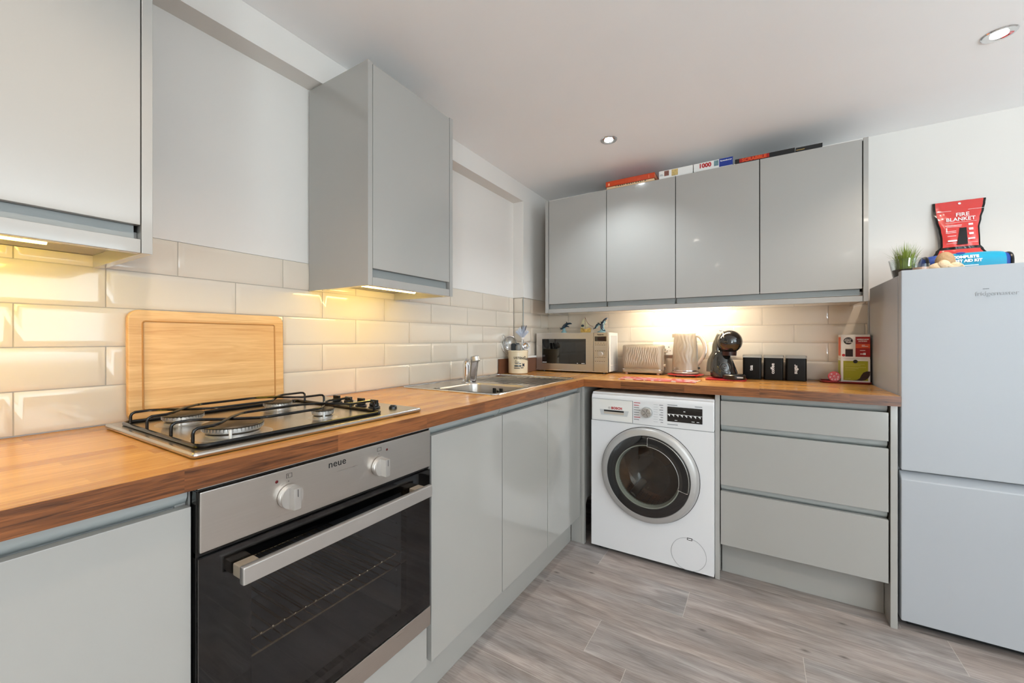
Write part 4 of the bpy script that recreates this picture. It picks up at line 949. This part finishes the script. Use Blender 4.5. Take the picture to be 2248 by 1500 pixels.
m = M(); m.grid(kb, 180, 56, closed_u=True); m.lathe([(.073, .949), (0, .949)], 48, (kx, ky, 0)); m.lathe([(.0585, 1.161), (.056, 1.164), (0, 1.164)], 48, (kx, ky, 0)); bd = part('body', m, 'taupe', t)
m = M(); m.lathe([(.054, 1.163), (.052, 1.167), (.03, 1.169), (0, 1.169)], 40, (kx, ky, 0)); m.cyl((kx, ky, 1.167), .020, .007, 'z', 28, .002); part('lid', m, 'taupe2', t)
m = M(); m.prism([(kx-.056, ky-.016), (kx-.056, ky+.016), (kx-.073, ky)], 1.140, 1.162, 'z', .003); part('spout', m, 'taupe', t)
m = M(); hp = curve3([(kx+.050, ky-.004, 1.150), (kx+.076, ky-.006, 1.148), (kx+.098, ky-.008, 1.118), (kx+.106, ky-.008, 1.075), (kx+.098, ky-.007, 1.030), (kx+.074, ky-.004, .992), (kx+.060, ky-.003, .986)], 5)
m.tube(hp, .0105, 12); hd = part('handle', m, 'taupe2', t)
m = M(); m.tube([(p[0]+.0085, p[1]-.002, p[2]) for p in hp[6:-8]], .0045, 8); part('handle_back', m, 'chrome', hd)
m = M(); m.box(kx+.060, kx+.071, ky-.022, ky-.010, 1.0, 1.12, .003, M4=None); part('water_gauge', m, 'frost', bd)
m = M(); m.box(kx+.066, kx+.082, ky-.016, ky+.004, .955, .968, .003); part('switch', m, 'blk', bd)
m = M()
for z in (.9615, .9555): m.prism([(kx+.0745*math.cos(a_), ky+.0745*math.sin(a_)) for a_ in [-2.35+i*.06 for i in range(8)]]+[(kx+.072*math.cos(a_), ky+.072*math.sin(a_)) for a_ in [-2.35+i*.06 for i in range(7, -1, -1)]], z, z+.0022, 'z')
part('badge', m, 'chrome', bd)

# ================================================================== PLACEMAT, COFFEE MACHINE
m = M(); m.prism([(-.662, 2.19), (-.274, 2.19), (-.262, 2.345), (-.672, 2.345)], .9105, .9135, 'z', .001, 1)
single('placemat', m, 'placem', 'red floral placemat lying in front of the toaster', 'placemat', loc=(-.46, 2.27, .9105))
m = M(); m.prism(rrect(-.252, -.058, 2.40, 2.565, .03, 5), .9105, .9165, 'z', .002, 2)
single('table_mat', m, 'red2', 'plain red mat under the coffee machine', 'mat', loc=(-.155, 2.48, .9105))
x, y = -.152, 2.51; zc = .917
t = thing('coffee_machine', 'glossy black rounded capsule coffee machine on a red mat', 'coffee machine', (x, y, zc), world=True)
m = M()
def cb(u, v):
    th = 2*PI*u; z = zc+.002+.145*v
    rx = (.070*(1-v**2.2)**.5*.35+.070*(1-.38*v**1.4)*.65)*(1 if v > .04 else .92); ry = rx*.95
    ox = -.012-.018*math.sin(v*PI*.5)
    return (x+ox+rx*math.cos(th), y+.015+ry*math.sin(th), z)
m.grid(cb, 48, 24, closed_u=True); m.cyl((x-.030, y+.015, zc+.12), .038, .03, 'z', 32, .004); part('body', m, 'gblk', t)
m = M(); cvp = curve3([(x-.075, y+.02, zc+.03), (x-.072, y+.022, zc+.085), (x-.052, y+.024, zc+.135), (x-.048, y+.022, zc+.185), (x-.028, y+.018, zc+.238)], 6)
m.tube(cvp, [.031-.0003*i for i in range(len(cvp))], 18); part('back_shell', m, mat('dark_olive_gloss', lin(70, 68, 58), .12, coat=1), t)
m = M(); m.sphere((x+.014, y-.012, zc+.200), (.062, .060, .062), 40); hd = part('head', m, 'gblk', t)
m = M(); m.lathe([(.0605, -.003), (.062, 0), (.0605, .003)], 48, M4=Matrix.Translation((x-.006, y-.005, zc+.200)) @ Matrix.Rotation(1.35, 4, 'Y')); part('head_seam', m, 'satin', hd)
m = M(); m.lathe([(.034, 0), (.036, .022), (.0, .03)], 32, (x+.012, y-.016, zc+.124)); part('capsule_holder', m, 'brown', hd)
m = M(); m.cyl((x-.030, y-.018, zc+.255), .006, .01, 'z', 12, .002); part('lever', m, 'satin', hd)
m = M(); m.lathe([(0, 0), (.052, 0), (.055, .006), (.055, .022), (.050, .026), (0, .026)], 40, (x+.036, y-.060, zc)); tr_ = part('drip_tray', m, 'blk', t)
m = M(); m.lathe([(.0, .0262), (.046, .0262), (.046, .0285), (.0, .0285)], 36, (x+.036, y-.060, zc)); part('drip_grid', m, 'enamel', tr_)
m = M(); m.box(x+.050, x+.080, y-.1125, y-.108, zc+.010, zc+.016, .001); part('badge', m, 'lgrey', tr_)
m = M(); m.lathe([(.024, 0), (.0265, 0), (.0265, .0012), (.024, .0012)], 32, (x-.006, y-.0525, zc+.062), 'y'); m.lathe([(.006, 0), (.009, 0), (.009, .0015), (.006, .0015)], 20, (x-.006, y-.053, zc+.062), 'y', a0=.6, a1=5.6); part('emblem', m, mat('faint_grey_mark', lin(78, 76, 72), .3), t)

# ================================================================== CANISTERS
GC = 'tea, coffee and sugar canisters'
for i, (w_, cx2) in enumerate((('tea', -.0345), ('coffee', .065), ('sugar', .1655))):
    t = thing('canister', f'black square canister marked {w_} with a clear lid', 'canister', (cx2, 2.625, .9105), world=True, group=GC)
    m = M(); m.prism(rrect(cx2-.0445, cx2+.0445, 2.582, 2.668, .009, 5), .911, 1.029, 'z', .003, 2); cb_ = part('body', m, mat('satin_black_'+w_, lin(12, 10, 8), .34, spec=.25), t)
    m = M(); m.prism(rrect(cx2-.046, cx2+.046, 2.5805, 2.6695, .010, 5), 1.0295, 1.044, 'z', .003, 2); part('lid', m, 'frost', t)
    m = M(); m.prism(rrect(cx2-.045, cx2+.045, 2.5815, 2.6685, .010, 5), 1.0292, 1.0318, 'z'); part('lid_seal', m, 'lgrey', t)
    text('lettering', w_, .023, 'wprint', cb_, Matrix.Translation((cx2-.004, 2.5815, .972)) @ FY @ Matrix.Rotation(PI/2, 4, 'Z'), .0006)

# ================================================================== COFFEE BOXES, TRAY, POD
t = thing('serving_tray', 'dark red tray under the two coffee boxes', 'tray', (.38, 2.63, .9105), world=True)
m = M(); m.prism(rrect(.272, .462, 2.565, 2.685, .02, 5), .9108, .9135, 'z', .001, 1); m.tube([(p[0], p[1], .9165) for p in rrect(.272, .462, 2.565, 2.685, .02, 5)], .003, 8, closed=True); part('tray_base', m, 'redmat', t)
bx_, by_ = (.348, .4605), (2.585, 2.672)
t = thing('coffee_pod_box', 'white and olive green coffee pod box at the bottom of the stack', 'box', (.404, 2.63, .914), world=True, group='coffee pod boxes')
m = M(); m.box(*bx_, *by_, .9142, 1.0335, .0012); bb = part('carton', m, 'wplas', t)
yf = by_[0]-.0006
m = M(); m.box(.3575, .452, yf, yf+.0008, .926, 1.022); part('green_panel', m, 'green', bb)
m = M(); m.box(bx_[0]-.0006, bx_[0]+.0004, 2.595, 2.662, .926, 1.022); part('side_print', m, 'green', bb)
m = M(); m.lathe([(0, 0), (.0088, 0), (.0088, .0006), (0, .0006)], 28, (.404, yf, 1.0195), 'y'); part('emblem', m, 'ink', bb)
m = M(); P = [(.394+.064*u, .926+.046*u**2.2) for u in [i/10 for i in range(11)]]; Q = [(.458-.0*u, .972) for u in (0,)]+[(.458-.03*u-.034*u*u, .972-.020*u-.026*u*u) for u in [i/8 for i in range(1, 9)]]
m.prism([(.393, .9255), (.41, .929), (.421, .938), (.426, .952), (.434, .966), (.446, .972), (.4595, .972), (.459, .955), (.453, .940), (.442, .929), (.428, .9255)], yf-.0004, yf+.0006, 'y'); part('bean_picture', m, 'coffeeimg', bb)
m = M()
for z, w_ in ((1.006, .075), (.999, .060), (.990, .080), (.984, .052), (.976, .040), (.934, .022)): m.box(.364, .364+w_, yf-.0003, yf+.0005, z, z+.0016)
part('small_print', m, mat('pale_yellow_print', lin(206, 206, 110), .5), bb)
t = thing('coffee_pod_box', 'white and red coffee pod box on top of the green one', 'box', (.404, 2.63, 1.034), world=True, group='coffee pod boxes')
m = M(); m.box(bx_[0]+.001, bx_[1]-.001, *by_, 1.034, 1.1525, .0012); bb = part('carton', m, 'wplas', t)
m = M(); m.box(.4045, .4595, yf, yf+.0008, 1.043, 1.142); rp = part('red_panel', m, 'crim', bb)
m = M(); m.box(.4048, .4592, yf-.0003, yf+.0006, 1.086, 1.106); part('orange_band', m, 'org2', rp)
m = M(); m.box(bx_[0]+.0004, bx_[0]+.0014, 2.597, 2.660, 1.046, 1.140); part('side_print', m, 'org2', bb)
m = M(); m.lathe([(0, 0), (.0178, 0), (.0178, .0006), (0, .0006)], 32, M4=Matrix.Translation((.3765, yf, 1.1215)) @ Matrix.Diagonal((1, 1, .98, 1)) @ Matrix.Rotation(PI/2, 4, 'X')); lg = part('emblem', m, 'ink', bb)
text('lettering', 'NESCAFE', .0058, 'wprint', lg, at(.3765, yf-.0010, 1.1295), .0001, .0001); text('lettering', 'Dolce', .0098, 'wprint', lg, at(.374, yf-.0010, 1.1225), .0002, .0001); text('lettering', 'Gusto', .0098, 'wprint', lg, at(.379, yf-.0010, 1.1145), .0002, .0001)
m = M(); m.box(.3655, .3945, yf-.0003, yf+.0005, 1.0435, 1.080); m.m(1).box(.3655, .3945, yf-.0003, yf+.0005, 1.080, 1.084); part('cup_picture', m, ['brown', 'taupe2'], bb)
m = M(); m.cyl((.3585, yf+.0005, 1.050), .0065, .001, 'y', 20); part('pod_picture', m, 'redp', bb)
text('lettering', 'AMERICANO', .0078, 'wprint', rp, at(.432, yf-.0006, 1.1285), .0002, .0001); text('lettering', 'INTENSO', .0078, 'wprint', rp, at(.432, yf-.0006, 1.1195), .0002, .0001)
m = M(); m.box(.428, .452, yf-.0008, yf, 1.094, 1.0962); m.box(.428, .440, yf-.0008, yf, 1.099, 1.101); m.box(.421, .441, yf-.0008, yf, 1.0735, 1.0755); m.box(.422, .434, yf-.0008, yf, 1.055, 1.059); m.box(.434, .443, yf-.0008, yf, 1.053, 1.0625); part('small_print', m, 'wprint', rp)
t = thing('coffee_pod', 'red foil coffee pod with white marks leaning on the green box', 'coffee pod', (.318, 2.60, .92), world=True)
PM = Matrix.Translation((.3205, 2.575, .9425)) @ Matrix.Rotation(-.12, 4, 'X')
m = M(); m.lathe([(0, .002), (.024, .002), (.0255, .001), (.0255, 0), (.021, -.001), (.017, -.022), (.0, -.024)], 40, M4=PM @ Matrix.Rotation(PI/2, 4, 'X')); part('capsule', m, mat('red_foil', lin(186, 20, 22), .28, coat=.6), t)
m = M()
for px_, pz_ in ((-.010, .012), (.010, .013), (.016, -.002), (.0, .001), (-.015, -.004), (.004, -.015), (-.008, -.015), (.014, -.013)):
    m.lathe([(.0022, .0022), (.0036, .0022), (.0036, .0026), (.0022, .0026)], 12, a0=.5, a1=5.4, M4=PM @ Matrix.Rotation(PI/2, 4, 'X') @ Matrix.Translation((px_, pz_, 0)))
part('foil_marks', m, 'wprint', t)

# ================================================================== SOCKETS
for x0, lab in ((-.585, 'white double wall socket half hidden behind the toaster'), (-.262, 'white double wall socket between kettle and coffee machine')):
    t = thing('wall_socket', lab, 'socket', (x0+.07, 2.6925, 1.07), world=True, group='wall sockets')
    m = M(); m.box(x0, x0+.140, 2.684, 2.6965, 1.028, 1.112, .004, 3); part('faceplate', m, 'wplas', t)
    for k in (.025, .088):
        m = M(); m.box(x0+k, x0+k+.008, 2.682, 2.685, 1.092, 1.104, .001); part('rocker_switch', m, 'wplas', t)
        m = M(); m.box(x0+k+.008, x0+k+.012, 2.6832, 2.685, 1.076, 1.084); m.box(x0+k-.001, x0+k+.006, 2.6832, 2.685, 1.056, 1.059); m.box(x0+k+.015, x0+k+.022, 2.6832, 2.685, 1.056, 1.059); part('pin_holes', m, 'dark', t)

# ================================================================== BOOKS AND GAMES ON THE WALL CABINETS
zc_ = 2.0368; GG = 'books and games on the wall cabinets'
def book(name, label, x0, x1, y0, y1, z0, z1, cover, cat='book', group=GG):
    t = thing(name, label, cat, ((x0+x1)/2, (y0+y1)/2, z0), world=True, group=group)
    m = M(); m.box(x0, x1, y0, y1, z0, z0+.0022, .0006); m.box(x0, x1, y0, y1, z1-.0022, z1, .0006); m.box(x0, x1, y0, y0+.003, z0, z1, .001); part('cover', m, cover, t)
    m = M(); m.box(x0+.002, x1-.002, y0+.003, y1-.003, z0+.0022, z1-.0022); part('pages', m, 'paper', t, flat=True); return t
t = book('book', 'thin cream book lying under the orange book', -.790, -.512, 2.386, 2.60, zc_, zc_+.014, mat('cream_cover', lin(226, 190, 150), .5))
m = M()
for i in range(14): m.box(-.735+.013*i, -.735+.013*i+(.008 if i % 4 else .004), 2.3850, 2.3862, zc_+.0085, zc_+.0125)
part('spine_print', m, 'ink', t)
t = book('book', 'orange hardback book lying on top of the thin cream one', -.795, -.509, 2.383, 2.60, zc_+.0145, zc_+.046, 'orange')
text('lettering', 'TREASURES OF ANCIENT ART', .0115, 'org2', t, at(-.665, 2.3822, zc_+.026), .0003, .0004); bpy.data.objects[t.children[-1].name].data.materials[0] = mat('pale_orange_print', lin(244, 170, 130), .5)
m = M(); m.box(-.780, -.770, 2.3820, 2.3832, zc_+.020, zc_+.034); m.box(-.541, -.5395, 2.3820, 2.3832, zc_+.020, zc_+.038); part('spine_print', m, mat('pale_spine_mark', lin(244, 170, 130), .5), t)
def gbox(name, label, x0, x1, y0, y1, z0, z1, mm, cat):
    t = thing(name, label, cat, ((x0+x1)/2, (y0+y1)/2, z0), world=True, group=GG)
    m = M(); m.box(x0+.001, x1-.001, y0+.001, y1-.001, z0, z1-.006, .0008); part('base', m, mm, t)
    m = M(); m.box(x0, x1, y0, y1, z0+.004, z1, .0012); part('lid', m, mm, t); return t
t = gbox('puzzle_box', 'white puzzle box with small pictures next to the orange book', -.486, -.309, 2.386, 2.64, zc_, 2.0805, 'wplas', 'puzzle box')
m = M(); m.box(-.457, -.432, 2.385, 2.3864, zc_+.012, zc_+.040); part('picture', m, mat('dark_photo_print', lin(128, 84, 74), .4, var=.6, scale=80), t)
m = M(); m.box(-.418, -.385, 2.385, 2.3864, zc_+.006, zc_+.040); part('picture', m, mat('gold_photo_print', lin(196, 170, 110), .4, var=.6, scale=90), t)
m = M(); m.box(-.482, -.461, 2.385, 2.3864, zc_+.016, zc_+.018); m.box(-.482, -.466, 2.385, 2.3864, zc_+.022, zc_+.024); part('print', m, 'mgrey', t)
t = gbox('puzzle_box', 'white puzzle box with red 1000 and a blue end panel', -.305, -.118, 2.384, 2.64, zc_, 2.0800, 'wplas', 'puzzle box')
text('lettering', '1000', .031, 'redp', t, at(-.249, 2.3836, 2.0615), .0014, .0005, sx=.98)
m = M(); m.box(-.206, -.184, 2.383, 2.3844, 2.048, 2.076); part('picture', m, mat('teal_photo_print', lin(110, 140, 146), .4, var=.6, scale=90), t)
m = M(); m.box(-.181, -.1175, 2.3828, 2.3844, zc_+.002, 2.0798); bp_ = part('blue_panel', m, 'navy', t)
text('lettering', 'Ravensburger', .0098, 'wprint', bp_, at(-.149, 2.3824, 2.068), .0002, .0004)
t = gbox('board_game_box', 'black board game box with a red and orange name on its side', -.108, .147, 2.386, 2.65, zc_, 2.061, 'ink', 'board game')
m = M(); m.box(-.088, .042, 2.385, 2.3864, zc_+.003, 2.0595); rp = part('red_panel', m, 'crim', t)
text('lettering', 'SCRABBLE', .0235, 'org2', rp, at(-.023, 2.3846, 2.0488), .0008, .0005)
t = gbox('board_game_box', 'slim black board game box beside the red and black one', .150, .254, 2.388, 2.62, zc_, 2.0585, 'ink', 'board game')
m = M(); m.box(.152, .185, 2.387, 2.3884, 2.045, 2.047); part('gold_print', m, 'shell', t)

# ================================================================== ON TOP OF THE FRIDGE
FT = 1.3835
px_, py_ = .520, 2.30
t = thing('potted_grass', 'tuft of green grass in a clear glass pot at the corner of the fridge top', 'plant', (px_, py_, FT), world=True)
m = M(); m.lathe([(0, 0), (.034, 0), (.038, .004), (.052, .078), (.0505, .078), (.0365, .006), (0, .004)], 36, (px_, py_, FT)); pt = part('glass_pot', m, 'clear', t)
m = M(); m.lathe([(0, .0045), (.034, .0045), (.040, .036), (.0, .040)], 28, (px_, py_, FT)); part('black_inner_pot', m, 'soil', pt)
m = M(); random.seed(11)
for i in range(330):
    a_ = random.uniform(0, 2*PI); r_ = .030*random.random()**.5; ln = random.uniform(.06, .125); le = random.random()**1.6*(.9 if i % 9 else 1.5)
    p0 = Vector((px_+r_*math.cos(a_), py_+r_*math.sin(a_), FT+.032)); d_ = Vector((math.cos(a_), math.sin(a_), 0)); s_ = Vector((-math.sin(a_), math.cos(a_), 0))*random.uniform(.0009, .0017)
    q = [p0+d_*ln*le*.45*u*u+Vector((0, 0, ln*u*(1-.28*le*u))) for u in (0, .35, .7, 1)]
    for k in range(3):
        w0, w1 = (1-.25*k), (1-.25*(k+1)) if k < 2 else .06
        f = m.bm.faces.new([m.bm.verts.new(v) for v in (q[k]-s_*w0, q[k]+s_*w0, q[k+1]+s_*w1, q[k+1]-s_*w1)])
part('grass_blades', m, 'grassm', t, flat=True)
t = thing('candle_jar', 'small clear jar with a pale pink candle in front of the grass pot', 'candle', (.548, 2.215, FT), world=True)
m = M(); m.lathe([(0, 0), (.024, 0), (.026, .004), (.026, .044), (.0245, .044), (.0245, .004), (0, .003)], 32, (.548, 2.222, FT)); part('jar', m, 'clear', t)
m = M(); m.cyl((.548, 2.222, FT+.0035), .0238, .028, 'z', 28); part('wax', m, 'pink', t)
# first aid kit: a stuffed zip bag lying on its side
t = thing('first_aid_bag', 'royal blue zip bag with a turquoise first aid label on the fridge', 'first aid kit', (.73, 2.40, FT), world=True)
kx0, kx1, kyc, kr = .586, .846, 2.40, .050
def kitf(grow=0.0, u0=0, u1=1, a0=0, a1=2*PI):
    def f(u, v):
        uu = u0+(u1-u0)*u; a_ = a0+(a1-a0)*v; e = (1-abs(2*uu-1)**5)**.4 if 0 < uu < 1 else 0
        hy, hz = (.062*(.45+.55*e)+grow), (kr*(.30+.70*e)+grow)
        c_, s_ = math.cos(a_), math.sin(a_)
        sg = lambda q: (1 if q >= 0 else -1)*abs(q)**.75
        return (kx0+(kx1-kx0)*uu, kyc+hy*sg(c_), FT+kr+hz*sg(s_))
    return f
m = M(); fk = kitf(); m.grid(lambda u, v: fk(v, u), 40, 40, closed_u=True)
m.grid(lambda u, v: tuple(Vector(fk(0, u))*v+Vector((kx0, kyc, FT+kr))*(1-v)), 40, 2, closed_u=True); m.grid(lambda u, v: tuple(Vector(fk(1, u))*v+Vector((kx1, kyc, FT+kr))*(1-v)), 40, 2, closed_u=True)
bmesh.ops.recalc_face_normals(m.bm, faces=m.bm.faces[:]); part('bag', m, 'blue', t)
for u_ in (.055, .965):
    m = M(); m.tube([Vector(kitf(.002)(u_, i/40)) for i in range(40)], .0055, 8, closed=True); part('zip_edge', m, 'blk', t)
m = M(); f2 = kitf(.0012, .30, .90, PI*.45, PI*1.42); m.grid(f2, 20, 26); lb = part('label_wrap', m, 'cyan', t)
def kitm(x, z): return Matrix.Translation((x, kyc-.0640, z)) @ Matrix.Rotation(-.16, 4, 'X') @ FY
text('lettering', 'COMPLETE', .0152, 'wprint', lb, kitm(.706, FT+.077), .0008, .0006); text('lettering', 'FIRST AID KIT', .0150, 'wprint', lb, Matrix.Translation((.708, kyc-.0655, FT+.061)) @ FY, .0008, .0006, sx=.96)
m = M(); m.sphere((.694, kyc-.058, FT+.094), (.014, .002, .0045), 16); part('emblem', m, 'navy', lb)
m = M(); m.box(.660, .742, kyc-.0665, kyc-.0655, FT+.041, FT+.044); m.box(.660, .728, kyc-.0665, kyc-.0655, FT+.034, FT+.037); part('small_print', m, 'wprint', lb)
# soft toy
t = thing('soft_toy', 'beige and cream soft knitted toy lying in front of the blue bag', 'soft toy', (.645, 2.29, FT), world=True)
m = M(); m.sphere((.634, 2.285, FT+.056), (.029, .028, .040), 28); part('beige_body', m, 'beige', t)
m = M(); m.sphere((.612, 2.270, FT+.0265), (.034, .028, .026), 24); m.sphere((.622, 2.255, FT+.036), (.020, .018, .024), 20); part('cream_arm', m, 'creamk', t)
m = M(); m.sphere((.658, 2.268, FT+.0245), (.026, .024, .024), 24); m.sphere((.654, 2.255, FT+.034), (.018, .016, .014), 20); part('cream_arm', m, 'creamk', t)
m = M(); m.tube(curve3([(.612, 2.252, FT+.046), (.636, 2.248, FT+.030), (.650, 2.248, FT+.026), (.668, 2.250, FT+.036)], 6), .011, 10); part('cream_scarf', m, 'creamk', t)
# fire blanket pouch leaning on the wall
t = thing('fire_blanket_pouch', 'red glossy fire blanket pouch leaning against the wall on the fridge', 'fire blanket', (.782, 2.62, FT), world=True)
prof = [(0, -.098, .092, .030), (.09, -.098, .090, .030), (.13, -.094, .084, .024), (.158, -.082, .072, .012), (.175, -.066, .062, .016), (.215, -.066, .062, .020), (.255, -.070, .062, .018), (.30, -.078, .070, .014), (.34, -.084, .080, .008), (.37, -.0855, .086, .004), (.392, -.0858, .089, .0025)]
def pq(h):
    for p, q in zip(prof, prof[1:]):
        if h <= q[0]+1e-9:
            k = (h-p[0])/(q[0]-p[0]); k = k*k*(3-2*k); return [p[i]+(q[i]-p[i])*k for i in (1, 2, 3)]
    return list(prof[-1][1:])
cxb = .790
def py(h): return 2.648+.045*h/.392
def face(inset, push, h0=0, h1=.392, us=0.0):
    def f(u, v):
        h = h0+(h1-h0)*v; l, r, th = pq(h); l += inset; r -= inset; u = us+(1-2*us)*u; x_ = l+(r-l)*u
        e = max(0, 1-abs(2*u-1)**3); return (cxb+x_, py(h)-th*(.35+.65*e)-push-.0016*math.sin(x_*130+h*60)*e, FT+h)
    return f
m = M(); m.grid(face(0, 0), 24, 60); m.grid(lambda u, v: (face(0, 0)(u, v)[0], py(.392*v)+.001, FT+.392*v), 24, 60)
for u_ in (0, 1): m.grid(lambda a_, v, u_=u_: tuple(Vector(face(0, 0)(u_, v))*(1-a_)+Vector((face(0, 0)(u_, v)[0], py(.392*v)+.001, FT+.392*v))*a_), 2, 60)
m.grid(lambda u, a_: tuple(Vector(face(0, 0)(u, 1))*(1-a_)+Vector((face(0, 0)(u, 1)[0], py(.392)+.001, FT+.392))*a_), 24, 2)
bmesh.ops.recalc_face_normals(m.bm, faces=m.bm.faces[:]); part('black_backing', m, 'enamel', t)
m = M(); m.grid(face(0, .0014, .172, .3915, .05), 20, 40); rf = part('red_front', m, 'red', t)
m = M(); m.grid(face(0, .0014, .02, .160, .07), 20, 24); part('lower_red_fold', m, 'red', t)
LT = math.atan(.045/.392)
def pm(x_, h): return Matrix.Translation((cxb+x_, py(h)-pq(h)[2]-.0035, FT+h)) @ Matrix.Rotation(-LT, 4, 'X') @ FY
text('lettering', 'FIRE', .0245, 'wprint', rf, pm(.008, .322), .0004, .0005); text('lettering', 'BLANKET', .0235, 'wprint', rf, pm(.0, .300), .0004, .0005, sx=.95)
m = M()
for (x_, h, w_, h_) in ((-.058, .344, .05, .0012), (.058, .344, .05, .0012), (0, .286, .10, .001), (-.028, .272, .055, .0022), (-.026, .266, .048, .0015), (-.038, .245, .034, .002), (-.038, .238, .034, .002), (-.036, .222, .028, .002), (-.034, .200, .030, .007), (0, .188, .10, .001), (.034, .272, .014, .009), (.034, .250, .014, .010), (.034, .228, .014, .010), (.034, .205, .022, .006), (-.053, .252, .003, .020)):
    m.box(-w_/2, w_/2, -h_/2, h_/2, -.0003, .0005, M4=pm(x_*.9, h))
part('printed_text_lines', m, 'wprint', rf)
m = M(); m.prism([(-.020, -.052), (.014, -.052), (.012, .026), (-.010, .026)], -.0004, .0008, 'z', M4=pm(.004, .232)); wn = part('black_window', m, 'enamel', rf)
m = M(); m.lathe([(0, 0), (.005, 0), (.005, .001), (0, .001)], 16, M4=pm(.002, .377)); part('hanging_hole', m, 'wprint', rf)
